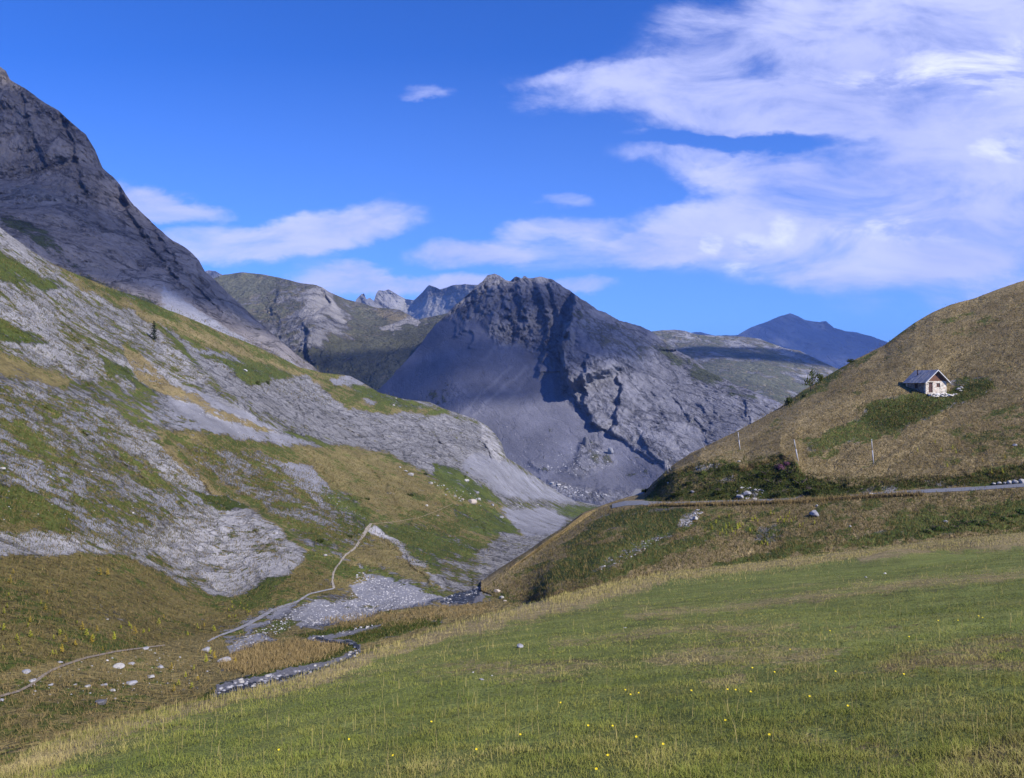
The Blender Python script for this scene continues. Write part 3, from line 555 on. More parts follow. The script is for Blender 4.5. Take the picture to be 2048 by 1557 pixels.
# ---- the right hill with the road shelf
g_ridge = curve([(850, 1180), (960, 1180), (965, 1178), (1000, 1150), (1050, 1116), (1090, 1085), (1130, 1058), (1165, 1030), (1200, 1016), (1235, 1003), (1262, 995), (1285, 990), (1292, 985), (1305, 968), (1330, 945), (1345, 932), (1380, 908), (1430, 884), (1475, 862), (1520, 838), (1560, 815), (1605, 782), (1650, 755), (1705, 722), (1770, 690), (1800, 667), (1830, 645), (1865, 625), (1900, 610), (1940, 600), (1980, 585), (2015, 572), (2048, 562), (2200, 500), (2500, 400), (2800, 380)])
r_ridge = curve([(850, 80), (900, 88), (930, 93), (960, 108), (1000, 118), (1050, 125), (1130, 142), (1200, 158), (1262, 172), (1290, 170), (1330, 171), (1475, 190), (1650, 215), (1850, 228), (2048, 228), (2500, 200), (2800, 190)])
g_mid = curve([(850, 1180.5), (965, 1178.6), (1200, 1017), (1262, 996), (1290, 989), (1305, 975), (1350, 936), (1400, 905), (1475, 880), (1600, 835), (1700, 812), (1800, 792), (1852, 788), (1900, 787), (2048, 772), (2500, 700), (2800, 680)])
r_mid = curve([(850, 79), (920, 90), (960, 107.5), (1200, 157), (1262, 166), (1290, 162), (1350, 163), (1475, 168), (1600, 168), (1800, 170), (1852, 170), (1900, 170), (2048, 160), (2500, 140), (2800, 130)])
g_cut = curve([(850, 1180.5), (965, 1178.6), (1200, 1018), (1262, 998), (1288, 993), (1300, 985), (1320, 960), (1350, 940), (1400, 922), (1440, 917), (1500, 928), (1560, 905), (1590, 925), (1605, 950), (1680, 966), (1760, 962), (1850, 955), (2048, 930), (2500, 880), (2800, 860)])
r_cut = curve([(850, 78), (920, 90), (960, 107), (1200, 156), (1262, 160), (1290, 154), (1350, 146), (1440, 142), (1500, 139), (1560, 139), (1605, 132), (1700, 127), (1850, 123), (2048, 119), (2500, 112), (2800, 110)])
g_rin = curve([(850, 1180.5), (965, 1178.6), (1200, 1019), (1225, 1008), (1250, 1002), (1284, 1001), (1300, 1003), (1350, 1004), (1480, 1000), (1600, 996), (1700, 988), (1770, 984), (1850, 979), (1950, 974), (2048, 967), (2500, 930), (2800, 915)])
r_rin = curve([(850, 78), (920, 89), (960, 106.5), (1200, 152), (1225, 152), (1250, 151), (1284, 147), (1300, 144), (1360, 138), (1480, 132), (1700, 125), (1850, 121), (2048, 116), (2500, 110), (2800, 108)])
def g_rout(x):     # outer road edge: a level strip in front of the inner edge
    z = (CY - g_rin(x)) / FPX * r_rin(x); return CY - (z - 0.02) / r_rout(x) * FPX
def r_rout(x): return r_rin(x) - np.interp(x, [920, 1200, 1225, 1250, 1290, 1320, 2800], [.1, 2, 6, 7, 6, 4.2, 5.2])
g_foot = curve([(850, 1186), (960, 1182), (1000, 1193), (1050, 1207), (1100, 1198), (1200, 1172), (1300, 1148), (1500, 1122), (1700, 1098), (1850, 1080), (2048, 1062), (2500, 1010), (2800, 990)])
r_foot = curve([(850, 76), (920, 80), (1000, 82), (1100, 84), (1200, 84), (1300, 92), (1500, 98), (1700, 100), (2048, 101), (2800, 96)])
g_bot = lambda x: g_foot(x) + np.interp(x, [960, 1000, 1050, 1100], [2, 7, 18, 60])
_tw = lambda x: smooth(np.asarray(x, float), 1110, 1040)
_rf0 = r_foot
def r_foot(x): return _tw(x) * _ls(x, g_foot(x)) * .992 + (1 - _tw(x)) * _rf0(x)
def r_bot(x): return _tw(x) * _ls(x, g_bot(x)) * 1.012 + (1 - _tw(x)) * _rf0(x) * .80
R_G = [g_ridge, g_mid, g_cut, g_rin, g_rout, g_foot, g_bot]; R_R = [r_ridge, r_mid, r_cut, r_rin, r_rout, r_foot, r_bot]
def r_base(px, py):
    px = np.asarray(px, float); py = np.asarray(py, float)
    gs = [g(px) for g in R_G]; rs = [r(px) for r in R_R]
    for k in range(1, len(gs)): gs[k] = np.maximum(gs[k], gs[k - 1] + .05)
    inv = 1 / rs[0] + 0 * px; inv = np.broadcast_to(inv, np.broadcast(px, py).shape).copy()
    for k in range(len(gs) - 1):
        t = (py - gs[k]) / (gs[k + 1] - gs[k]); m = t >= 0
        v = 1 / rs[k] + np.clip(t, 0, 1) * (1 / rs[k + 1] - 1 / rs[k]); inv = np.where(m, v, inv)
    return 1 / inv
def r_noise(x, y, P):
    away = np.minimum(np.abs(y - g_rin(x)), np.abs(y - g_rout(x))); on = (y > g_rin(x) - 1) & (y < g_rout(x) + 1)
    k = np.where(on, 0, smooth(away, 0, 25))
    cut = smooth(y, 0, 1) * ((y > g_cut(x) - 5) & (y < g_rin(x)))
    return k * (.011 * nz(P, 24, 3) + .004 * nz(P, 7.0, 4, .6, False, -30, 2.5) + .0036 * nz(P, 1.6, 4, .6, False, -24, 5) + .004 * cut * nz(P, 2.5, 4, .6, True))
r_polys = [
    ('tan', [(1290, 985), (1345, 930), (1475, 862), (1650, 755), (1770, 688), (1900, 608), (2048, 560), (2600, 400), (2600, 430), (2048, 590), (1940, 620), (1850, 670), (1720, 740), (1500, 880), (1350, 945)], 8, .55),
    ('darkgreen', [(1560, 812), (1650, 750), (1770, 688), (1830, 646), (1835, 655), (1760, 706), (1640, 780), (1580, 815)], 5, .55), ('tan', [(1500, 900), (1640, 810), (1850, 710), (2048, 640), (2048, 665), (1850, 735), (1650, 840), (1520, 915)], 14, .5),
    ('greendry', [(1850, 690), (2048, 580), (2048, 640), (1900, 700)], 18, .6), ('greendry', [(1560, 770), (1700, 740), (1760, 760), (1650, 800)], 18, .4),
    ('green', [(1735, 810), (1780, 792), (1830, 788), (1900, 786), (1950, 765), (1985, 755), (1990, 775), (1920, 800), (1870, 830), (1800, 860), (1740, 865), (1700, 850)], 10, .95), ('darkgreen', [(1730, 830), (1800, 800), (1900, 800), (1860, 830), (1780, 860)], 14, .6), ('green', [(1900, 760), (1980, 750), (1970, 790), (1920, 800)], 8, .8),
    ('green', [(1600, 880), (1680, 860), (1760, 850), (1760, 880), (1690, 890), (1620, 915)], 12, .7), ('tan', [(1650, 940), (1750, 900), (1830, 860), (1900, 820), (1990, 800), (1920, 840), (1820, 900), (1720, 945)], 12, .75), ('greendry', [(1880, 850), (2048, 800), (2300, 800), (2300, 900), (2048, 930), (1900, 900)], 20, .75),
    ('darkgreen', [(1290, 1005), (1300, 985), (1320, 962), (1350, 942), (1400, 925), (1440, 920), (1500, 932), (1560, 908), (1590, 925), (1610, 955), (1680, 970), (1760, 968), (1900, 955), (2048, 925), (2500, 880), (2500, 935), (2048, 965), (1850, 980), (1600, 997), (1400, 1004)], 6, .8), ('greendry', [(1300, 1000), (1340, 960), (1440, 935), (1500, 945), (1510, 990), (1400, 1000)], 12, .75), ('brown', [(1345, 945), (1400, 926), (1440, 921), (1500, 933), (1560, 909), (1590, 926), (1585, 936), (1555, 920), (1500, 944), (1440, 932), (1400, 937)], 4, .9), ('greendry', [(1620, 975), (1850, 965), (2048, 935), (2048, 955), (1850, 975)], 10, .6),
    ('dry', [(1350, 945), (1400, 940), (1400, 980), (1350, 990), (1310, 995)], 12, .5), ('palerock', [(1380, 928), (1440, 921), (1475, 930), (1400, 940)], 6, .55), ('lightrock', [(1465, 992), (1490, 975), (1520, 985), (1510, 998)], 6, .9), ('rock', [(1430, 960), (1470, 950), (1480, 965), (1440, 970)], 6, .5), ('lightrock', [(1715, 975), (1790, 965), (1800, 978), (1720, 986)], 6, .6), ('lightrock', [(1810, 965), (1900, 950), (1880, 970)], 8, .4),
    ('lush', [(1500, 975), (1560, 930), (1590, 930), (1600, 990), (1520, 998)], 8, .9),
    # embankment below the road
    ('greendry', [(1000, 1150), (1200, 1020), (1500, 1010), (1850, 990), (2600, 960), (2600, 1060), (2048, 1070), (1700, 1100), (1300, 1150), (1000, 1220)], 8, .75),
    ('tan', [(960, 1182), (1000, 1152), (1130, 1060), (1200, 1020), (1230, 1020), (1140, 1085), (1060, 1140), (1000, 1180)], 6, .6), ('darkgreen', [(1200, 1030), (1330, 1012), (1400, 1020), (1380, 1060), (1290, 1090), (1200, 1110), (1130, 1100)], 12, .75), ('darkgreen', [(1080, 1170), (1130, 1120), (1240, 1100), (1200, 1140), (1120, 1165)], 8, .95), ('dry', [(1180, 1060), (1260, 1050), (1240, 1085), (1160, 1100)], 12, .6),
    ('screegreen', [(1190, 1140), (1245, 1100), (1280, 1085), (1345, 1062), (1320, 1080), (1270, 1110), (1215, 1140)], 9), ('lightrock', [(1360, 1035), (1395, 1018), (1402, 1025), (1380, 1050), (1350, 1060)], 4, .8), ('green', [(1220, 1150), (1300, 1100), (1400, 1070), (1430, 1075), (1330, 1115), (1250, 1145)], 6),
    ('tan', [(1150, 1180), (1300, 1140), (1380, 1100), (1500, 1090), (1560, 1075), (1500, 1115), (1350, 1150), (1180, 1195)], 10, .6), ('green', [(1420, 1130), (1500, 1110), (1560, 1095), (1660, 1085), (1560, 1118), (1450, 1140)], 6, .8), ('lush', [(1500, 1060), (1560, 1050), (1560, 1080), (1520, 1090)], 10, .5), ('green', [(1700, 1080), (1850, 1040), (2048, 1015), (2500, 980), (2500, 1030), (2048, 1050), (1850, 1075), (1720, 1090)], 8, .9), ('lush', [(1840, 1050), (1960, 1020), (2048, 1000), (2048, 1035), (1900, 1055)], 10, .8),
    ('brown', [(1000, 1200), (1080, 1185), (1180, 1170), (1180, 1190), (1080, 1205)], 6, .9), ('dry', [(1700, 1000), (1850, 995), (1850, 1015), (1750, 1020)], 8, .5)]
_hf = [([(2090, 625), (1960, 672), (1850, 722), (1650, 818), (1480, 912)], .007, 7, 50, 10, 1), ([(2090, 770), (1990, 800), (1900, 835), (1820, 880), (1720, 940), (1640, 965)], .009, 7, 45, 12, 1),
       ([(2060, 590), (1940, 630), (1840, 680), (1700, 760), (1560, 850)], .005, 6, 30, 10), ([(1980, 760), (1900, 775), (1800, 800), (1700, 850), (1620, 890)], -.006, 9, 40, 10), ([(2090, 860), (1960, 880), (1860, 930)], .006, 7, 30, 10),
       ([(1310, 960), (1350, 945), (1400, 926), (1440, 921), (1500, 932)], -.006, 4, 12, 6), ([(1140, 1075), (1110, 1110), (1060, 1160)], .0015, 8, 30, 8), ([(1550, 1050), (1530, 1080), (1500, 1100)], -.008, 10, 30, 10)]
hillside = Layer('hillside', r_base, g_ridge, g_bot, r_noise, feats=_hf, mott=.95, top_amp=1.6, lo=962, hi=2700, rows=[150, 90, 34, 8, 60, 22], step=2.0, cover_base='dry', polys=r_polys, guides=R_G,
    mat=terrain_mat('hillside_grass', .55, -25, 4.0, rockA=(.20, .195, .20), rockB=(.36, .35, .35), scree=(.27, .27, .29), green=(.065, .090, .022), green2=(.115, .13, .034), dry=(.29, .225, .115), dry2=(.125, .10, .05), brown=(.14, .09, .035), pale=(.48, .46, .44), bump=1.0, amp=2.2))
hillside.build(.25, .2)

# ---- the meadow the photographer stands on (a sheet right round the camera)
m_edge = curve([(-3000, 2300), (-600, 1760), (0, 1545), (100, 1490), (200, 1455), (300, 1425), (430, 1393), (520, 1373), (600, 1352), (700, 1321), (800, 1282), (870, 1258), (950, 1238), (1000, 1225), (1100, 1196), (1170, 1180), (1300, 1152), (1500, 1127), (1700, 1103), (1850, 1084), (2048, 1066), (2500, 1015), (4000, 960)])
MA, MB = .2235, .10
def m_z(X, Y):
    z = -1.7 - MA * Y + MB * X
    pt = np.stack([X, Y, 0 * X], -1)
    r = np.sqrt(X * X + Y * Y)
    z = z + .10 * fbm(pt / 6.0, 3) * smooth(r, 2, 8) + .03 * fbm(pt / 1.3, 3) + .012 * fbm(pt / .35, 2) * smooth(r, 40, 5)
    z = z + .55 * np.exp(-(((X - 21.5) / 2.6) ** 2 + ((Y - 44.5) / 3.2) ** 2)) - .25 * np.exp(-(((X - 23) / 5) ** 2 + ((Y - 38) / 2) ** 2))
    return z
def m_edge_r(px):      # forward distance of the meadow edge for an image column
    v = (m_edge(px) - CY) / FPX; t = (px - CX) / FPX
    return np.clip(1.7 / np.maximum(v - MA + MB * t, .004), 2, 96)
_ax = np.linspace(-300, 2400, 60); _ar = m_edge_r(_ax)
def m_point(px, py):
    v = (py - CY) / FPX; t = (px - CX) / FPX
    Y = 1.7 / np.maximum(v - MA + MB * t, .003); X = t * Y
    return X, Y
m_polys = [('tan', [(-200, 1640), (0, 1545), (100, 1488), (200, 1452), (430, 1392), (600, 1345), (700, 1312), (870, 1258), (1000, 1222), (1170, 1178), (1300, 1150), (1300, 1175), (1150, 1215), (1000, 1250), (850, 1290), (760, 1320), (640, 1368), (500, 1400), (300, 1450), (150, 1510), (60, 1600)], 9),
    ('greendry', [(0, 1600), (150, 1510), (300, 1450), (640, 1368), (1000, 1250), (1300, 1175), (1300, 1190), (1000, 1275), (640, 1395), (300, 1480), (100, 1600)], 12, .6),
    ('tan', [(1170, 1180), (1300, 1150), (1500, 1125), (1700, 1100), (2048, 1062), (2500, 1010), (2500, 1050), (2048, 1092), (1850, 1105), (1700, 1120), (1500, 1140), (1300, 1165), (1180, 1195)], 6, .9),
    ('brown', [(1840, 1098), (1900, 1085), (1960, 1090), (2000, 1098), (1900, 1105)], 7, .8), ('green', [(1300, 1180), (1400, 1165), (1600, 1148), (1800, 1120), (2048, 1098), (2400, 1080), (2400, 1105), (2048, 1120), (1800, 1140), (1600, 1158), (1420, 1178), (1300, 1195)], 5, .95),
    ('greendry', [(1200, 1215), (1500, 1180), (2048, 1130), (2400, 1120), (2400, 1140), (2048, 1150), (1500, 1200), (1200, 1240)], 12, .5),
    ('brown', [(1750, 1320), (1850, 1290), (1950, 1270), (2048, 1265), (2300, 1270), (2300, 1330), (2048, 1340), (1900, 1335), (1780, 1345)], 16, .75), ('dry', [(1300, 1300), (1500, 1280), (1700, 1290), (1650, 1330), (1450, 1340), (1300, 1330)], 24, .6),
    ('mixrock', [(1745, 1206), (1790, 1200), (1780, 1212), (1750, 1216)], 5, .6), ('lush', [(1700, 1225), (1780, 1203), (1860, 1198), (1850, 1210), (1760, 1222)], 6, .7), ('dry', [(1650, 1260), (1850, 1240), (1900, 1260), (1700, 1280)], 20, .4),
    ('dry', [(900, 1330), (1150, 1310), (1250, 1340), (1000, 1380)], 24, .45), ('lush', [(1650, 1430), (1730, 1405), (1800, 1420), (1790, 1450), (1700, 1470)], 16, .8), ('brown', [(1880, 1520), (1960, 1490), (2100, 1440), (2300, 1500), (2300, 1700), (1860, 1700)], 18, .85), ('dry', [(1400, 1360), (1480, 1350), (1500, 1370), (1420, 1385)], 12, .5), ('dry', [(1250, 1225), (1500, 1205), (1800, 1160), (2100, 1140), (2100, 1155), (1800, 1185), (1500, 1225), (1250, 1245)], 10, .55), ('dry', [(1100, 1275), (1350, 1250), (1600, 1240), (1600, 1255), (1350, 1275), (1100, 1300)], 12, .5),
    ('dry', [(800, 1345), (1000, 1310), (1050, 1320), (850, 1370)], 12, .45), ('brown', [(1450, 1265), (1560, 1255), (1640, 1270), (1520, 1285)], 10, .45), ('dry', [(1560, 1470), (1760, 1480), (1900, 1530), (1700, 1540)], 20, .4), ('lush', [(1300, 1440), (1420, 1430), (1400, 1460)], 14, .5), ('lush', [(1980, 1310), (2100, 1300), (2100, 1330), (2000, 1325)], 10, .7),
    ('lush', [(950, 1500), (1150, 1490), (1200, 1530), (1000, 1540)], 30, .5)]
meadow_mat = terrain_mat('meadow_turf', .10, 0, 1.4, rockA=(.11, .085, .045), rockB=(.17, .135, .07), scree=(.15, .13, .08), ystretch=1.0, green=(.155, .185, .045), green2=(.225, .235, .065), dry=(.34, .275, .125), dry2=(.13, .105, .042), brown=(.11, .078, .035), pale=(.38, .33, .24), bump=.5, amp=2.0, sharp=4)
def build_meadow():
    pxs = np.concatenate([np.arange(-120, 2170, 2.4)])
    az = np.arctan((pxs - CX) / FPX)
    azs = np.concatenate([np.linspace(-math.pi, az[0], 60)[:-1], az, np.linspace(az[-1], math.pi, 60)[1:]])
    ri = np.concatenate([[0.05, .5, 1.0], np.exp(np.linspace(math.log(1.6), math.log(1.0), 1)) * 1.6])
    R1 = np.concatenate([[.02, .4, .9, 1.6, 2.4], 1.0 / np.linspace(1 / 3.0, 1 / 100.0, 210)])
    front = np.cos(azs) > .5
    tz = np.tan(np.clip(azs, -1.0, 1.0)); pxc = CX + tz * FPX
    Re = np.where(front, m_edge_r(pxc) / np.maximum(np.cos(azs), .3), 60.0)
    Re = np.where(azs < -.75, np.interp(-azs, [.75, 1.4, 2.2, math.pi], [9, 14, 30, 60]), Re); Re = np.where(azs > .75, 96, Re)
    k = np.ones(5); pad = np.pad(Re, 2, mode='edge'); 
    s = np.linspace(0, 1, 230)[:, None]
    rr = 1.0 / (1 / 1.9 + s * (1 / Re[None] - 1 / 1.9)); rr = np.concatenate([np.array([[.02], [.5], [1.1]]) + 0 * Re[None], rr], 0)
    X = rr * np.sin(azs); Y = rr * np.cos(azs); Z = m_z(X, Y)
    ext = []
    for i, q in enumerate((1.04, 1.10, 1.2, 1.35, 1.6)):
        r2 = Re * q; x2 = r2 * np.sin(azs); y2 = r2 * np.cos(azs); ext.append((x2, y2, m_z(x2, y2) - (.25, .9, 2.2, 5, 11)[i] * np.minimum(Re / 30, 1.4)))
    X = np.concatenate([X] + [e[0][None] for e in ext]); Y = np.concatenate([Y] + [e[1][None] for e in ext]); Z = np.concatenate([Z] + [e[2][None] for e in ext])
    P = np.stack([X, Y, Z], -1)
    Yc = np.maximum(Y, .3); PX = CX + X / Yc * FPX; PY = CY - Z / Yc * FPX
    PX = np.where(Y > .3, PX, 5000); PY = np.where(Y > .3, PY, 5000)
    cov = cover(PX, PY, P, 'green', m_polys, 16)
    nn = fbm(np.stack([X / 9.0, Y / 3.0, 0 * X], -1), 4, .6)
    cov[..., 0] = cov[..., 0] - .25 * np.clip(nn, 0, 1) ; cov[..., 1] = cov[..., 1] + (np.clip(nn * 2.0 - .05, 0, .8) + np.clip(1.6 * fbm(np.stack([X / 2.5, Y / 1.6, 0 * X + 4], -1), 4, .65) - .1, 0, .6)) * smooth(Y, 2, 8)
    R_, C_ = X.shape; idx = np.arange(R_ * C_).reshape(R_, C_)
    F = np.stack([idx[1:, :-1], idx[:-1, :-1], idx[:-1, 1:], idx[1:, 1:]], -1).reshape(-1, 4)
    o = mesh_np('meadow', P.reshape(-1, 3), F, meadow_mat, True, cov_attrs(cov)); tag(o, kind='structure')
build_meadow()
# deep ground under everything, out to the horizon
bmx = 40000.0
o = mesh_np('ground', [(-bmx, -bmx, -420), (bmx, -bmx, -420), (bmx, bmx, -420), (-bmx, bmx, -420)], np.array([[0, 1, 2, 3]]), simple('ground_far', (.12, .13, .10), .9, .2, .01)); tag(o, kind='structure')

# ------------------------------------------------------------------ road, paths, stream
def strip(name, layer, pts, widths, mat, up=0.05, kind='structure', n=4):
    """a thin sheet draped on a landform along a line"""
    a = np.array(pts, float); seg = np.hypot(*(a[1:] - a[:-1]).T); cum = np.concatenate([[0], np.cumsum(seg)])
    m = max(int(cum[-1] / 2), 4); s = np.linspace(0, cum[-1], m)
    px = np.interp(s, cum, a[:, 0]); py = np.interp(s, cum, a[:, 1]); w = np.interp(s, cum, widths)
    k = np.ones(7) / 7
    for _ in range(2): px[3:-3] = np.convolve(px, k, 'valid'); py[3:-3] = np.convolve(py, k, 'valid')
    px = px + 1.6 * fbm(np.stack([s / 17, 0 * s, 0 * s], -1), 3); tx = np.gradient(px); ty = np.gradient(py); L = np.hypot(tx, ty) + 1e-6
    w = w * .42 * (1 + .5 * fbm(np.stack([s / 9, 0 * s, 0 * s + 2], -1), 3)); rows = []
    D0 = layer.depth(px, py); wpx = w * FPX / D0
    for j in range(n + 1):
        o = j / n - .5; qx = px - ty / L * wpx * o; qy = py + tx / L * wpx * o * .6
        P = at(qx, qy, layer.depth(qx, qy)); P[:, 2] += up; rows.append(P)
    P = np.array(rows); R_, C_ = P.shape[:2]; idx = np.arange(R_ * C_).reshape(R_, C_)
    F = np.stack([idx[:-1, :-1], idx[:-1, 1:], idx[1:, 1:], idx[1:, :-1]], -1).reshape(-1, 4)
    o = mesh_np(name, P.reshape(-1, 3), F, mat, True); tag(o, kind=kind); return o
def drape(name, layer, poly, mat, up, n=2.0, jag=4.5, kind='structure'):
    """sheet covering an outline on a landform (water, gravel): clipped grid that follows the ground"""
    a = np.array(poly, float); x = np.arange(a[:, 0].min() - 3, a[:, 0].max() + 3, n); y = np.arange(a[:, 1].min() - 3, a[:, 1].max() + 3, n * .5)
    X, Y = np.meshgrid(x, y); q = np.stack([X / 9, Y / 9, 0 * X], -1)
    d = polydist(X + fbm(q, 3) * jag * 2, Y + fbm(q + 9, 3) * jag, poly)
    P = at(X, Y, layer.depth(X, Y)); P[..., 2] += up
    idx = np.arange(X.size).reshape(X.shape); ok = d > 0
    f = ok[:-1, :-1] & ok[1:, :-1] & ok[1:, 1:] & ok[:-1, 1:]
    F = np.stack([idx[1:, :-1], idx[1:, 1:], idx[:-1, 1:], idx[:-1, :-1]], -1)[f]
    used = np.unique(F); mp = np.zeros(X.size, int); mp[used] = np.arange(len(used))
    o = mesh_np(name, P.reshape(-1, 3)[used], mp[F], mat, True); tag(o, kind=kind); return o

asphalt = simple('asphalt', (.17, .175, .19), .85, .15, 1.2)
path_m = simple('path_dust', (.27, .24, .195), .95, .25, 1.5)
path_g = simple('path_gravel', (.225, .22, .225), .95, .25, 2.0)
def build_road():
    px = np.concatenate([np.arange(1224, 2100, 3.0), np.arange(2110, 2780, 20.0)])
    rows = []
    for k in range(5):
        t = k / 4; yo, yi = r_rout(px), r_rin(px); Y = yi + (yo - yi) * (.06 + .88 * t)
        z = (CY - g_rin(px)) / FPX * yi; X = (px - CX) / FPX * Y
        rows.append(np.stack([X, Y, z + .05 - .03 * abs(t - .5)], -1))
    P = np.array(rows); R_, C_ = P.shape[:2]; idx = np.arange(R_ * C_).reshape(R_, C_)
    F = np.stack([idx[1:, :-1], idx[1:, 1:], idx[:-1, 1:], idx[:-1, :-1]], -1).reshape(-1, 4)
    tag(mesh_np('road', P.reshape(-1, 3), F, asphalt), kind='structure')
    # short bend of the road beyond the hairpin, on its own little bank
    w = at([1262, 1300, 1300, 1272], [993, 994, 985, 986], [188, 184, 200, 203])
    z0 = w[:, 2].mean(); w[:, 2] = z0 + .3
    b = w.copy(); b[:, 2] -= 4; b[:, 0] += [-5, 0, 0, -5]; b[:, 1] += [-6, -6, 4, 4]
    tag(mesh_np('road', w, np.array([[0, 1, 2, 3]]), asphalt), kind='structure')
build_road()
strip('path', slope, [(668, 1178), (664, 1160), (668, 1142), (690, 1112), (712, 1096), (722, 1078), (734, 1060), (742, 1048)], [.7, .6, .6, .7, .9, 1.1, 2.2, 1.0], path_m)
strip('path', slope, [(742, 1048), (780, 1046), (840, 1036), (880, 1020), (905, 1008)], [.5, .4, .4, .35, .3], simple('path_trodden', (.25, .20, .12), .95, .2, 1.5))
strip('path', slope, [(668, 1178), (640, 1184), (615, 1190), (596, 1205), (570, 1212), (545, 1222), (520, 1236), (496, 1250), (470, 1262), (440, 1272), (415, 1285)], [.6, .5, .6, .6, .7, .8, 1.0, .9, .6, .5, .4], path_g)
strip('path', slope, [(-60, 1408), (0, 1395), (40, 1384), (68, 1368), (90, 1350), (120, 1335), (170, 1318), (230, 1305), (290, 1297), (330, 1292)], [.35, .35, .35, .4, .4, .4, .4, .35, .3, .25], simple('path_earth', (.20, .165, .125), .95, .3, 3))

def water_mat():
    m, t, out = new_mat('stream_water')
    co = t.new('ShaderNodeTexCoord').outputs['Object']
    n, _ = t.noise(co, 1.3, 5, .7); n2, _ = t.noise(co, 5.0, 4, .7)
    foam = t.mapr(t.math('ADD', t.math('MULTIPLY', n, .6), t.math('MULTIPLY', n2, .4)), .575, .63)
    b = t.new('ShaderNodeBsdfPrincipled'); t.put(b.inputs['Base Color'], t.mix(foam, (.018, .021, .028), (.62, .66, .72)))
    t.put(b.inputs['Roughness'], t.mapr(foam, 0, 1, .32, .8)); b.inputs['IOR'].default_value = 1.33; b.inputs['Specular IOR Level'].default_value = .12
    bn = t.new('ShaderNodeBump'); bn.inputs['Distance'].default_value = .12; bn.inputs['Strength'].default_value = .9
    t.put(bn.inputs['Height'], n2); t.l.new(bn.outputs[0], b.inputs['Normal']); t.l.new(b.outputs[0], out.inputs[0]); return m
wm = water_mat()
gravel_m = simple('wet_gravel', (.12, .118, .125), .8, .5, 6.0, .08)
drape('stream_bank', slope, [(424, 1398), (432, 1372), (470, 1360), (520, 1354), (560, 1340), (610, 1331), (660, 1322), (712, 1302), (716, 1290), (690, 1284), (650, 1288), (612, 1280), (620, 1272), (660, 1270), (700, 1263), (760, 1250), (765, 1254), (700, 1272), (664, 1280), (700, 1280), (724, 1290), (724, 1304), (690, 1326), (650, 1342), (600, 1358), (540, 1376), (470, 1392)], gravel_m, .03)
drape('stream', slope, [(426, 1410), (436, 1386), (480, 1372), (530, 1362), (580, 1352), (640, 1338), (690, 1320), (714, 1302), (704, 1292), (650, 1286), (622, 1279), (640, 1275), (665, 1283), (700, 1283), (722, 1292), (720, 1305), (690, 1326), (640, 1344), (590, 1356), (540, 1370), (470, 1392), (430, 1412)], wm, .07)
drape('stream_bank', slope, [(872, 1206), (890, 1194), (930, 1184), (970, 1172), (980, 1170), (974, 1178), (964, 1188), (972, 1196), (966, 1204), (945, 1210), (900, 1214)], gravel_m, .03)
drape('stream', slope, [(876, 1206), (892, 1198), (905, 1188), (940, 1182), (972, 1172), (984, 1168), (980, 1174), (962, 1184), (960, 1192), (948, 1198), (950, 1208), (915, 1210)], wm, .07)

# ------------------------------------------------------------------ stones
stone_mats = {'grey': simple('stone_grey', (.27, .27, .29), .9, .35, 5, .02), 'pale': simple('stone_pale', (.33, .32, .305), .9, .25, 5, .02),
              'pink': simple('stone_pinkish', (.42, .36, .31), .9, .25, 5, .02), 'dark': simple('stone_dark', (.12, .12, .135), .9, .3, 5, .02), 'white': simple('stone_white', (.42, .41, .395), .9, .15, 5, .02)}
_ico = {}
def ico(sub):
    if sub not in _ico:
        bm = bmesh.new(); bmesh.ops.create_icosphere(bm, subdivisions=sub, radius=1)
        _ico[sub] = (np.array([v.co[:] for v in bm.verts]), np.array([[v.index for v in f.verts] for f in bm.faces])); bm.free()
    return _ico[sub]
def stone_mesh(seed, size, flat=.65, elong=1.3, sub=3):
    V, F = ico(sub); V = V.copy(); r = np.random.RandomState(seed)
    for _ in range(9):                                    # cut facets
        n = r.normal(size=3); n /= np.linalg.norm(n); h = r.uniform(.55, .85); d = V @ n; V -= np.maximum(d - h, 0)[:, None] * n
    V *= 1 + .10 * fbm(V * 1.4 + seed, 4)[:, None]
    V *= np.array([elong, 1, flat]) * size / 2
    a = r.uniform(0, 6.28); c, s = math.cos(a), math.sin(a); V[:, :2] = V[:, :2] @ np.array([[c, -s], [s, c]]) * 1.0
    return V, F
def stone(layer, px, py, wpx, label, kind='grey', group=None, flat=.65, elong=1.2, P=None, cat='boulder', name='boulder'):
    if P is None: P = layer.on(px, py) if layer else Vector((*[float(c) for c in m_point(px, py)], 0))
    if layer is None: P.z = float(m_z(np.array(P.x), np.array(P.y)))
    size = wpx / FPX * P.y / (elong * .85); sd = int(px * 7 + py * 13) % 99991
    V, F = stone_mesh(sd, size, flat, elong)
    o = mesh_np(name, V, F, stone_mats[kind], False, loc=P + Vector((0, 0, size * flat * .22)))
    return tag(o, label, cat, group)
stone(None, 1040, 1297, 13, 'single grey boulder lying alone in the open green meadow', 'grey', flat=.8, elong=1.1)
stone(None, 963, 1361, 10, 'low grey stone between two white specks in the meadow', 'grey', flat=.5, elong=1.5)
stone(None, 946, 1349, 5, 'small white stone just left of the low grey meadow stone', 'white', cat='stone', name='stone')
stone(None, 984, 1354, 4, 'small white stone just right of the low grey meadow stone', 'white', cat='stone', name='stone')
stone(None, 1250, 1259, 6, 'flat white stone in the green grass beyond the lone grey boulder', 'white', cat='stone', name='stone', flat=.4)
stone(None, 1770, 1149, 6, 'white stone on the upper right meadow, right one of two', 'white', cat='stone', name='stone')
stone(None, 1732, 1156, 5, 'pale grey stone on the upper right meadow, left one of two', 'pale', cat='stone', name='stone')
gA = 'boulders on the brown grass by the lower left path'
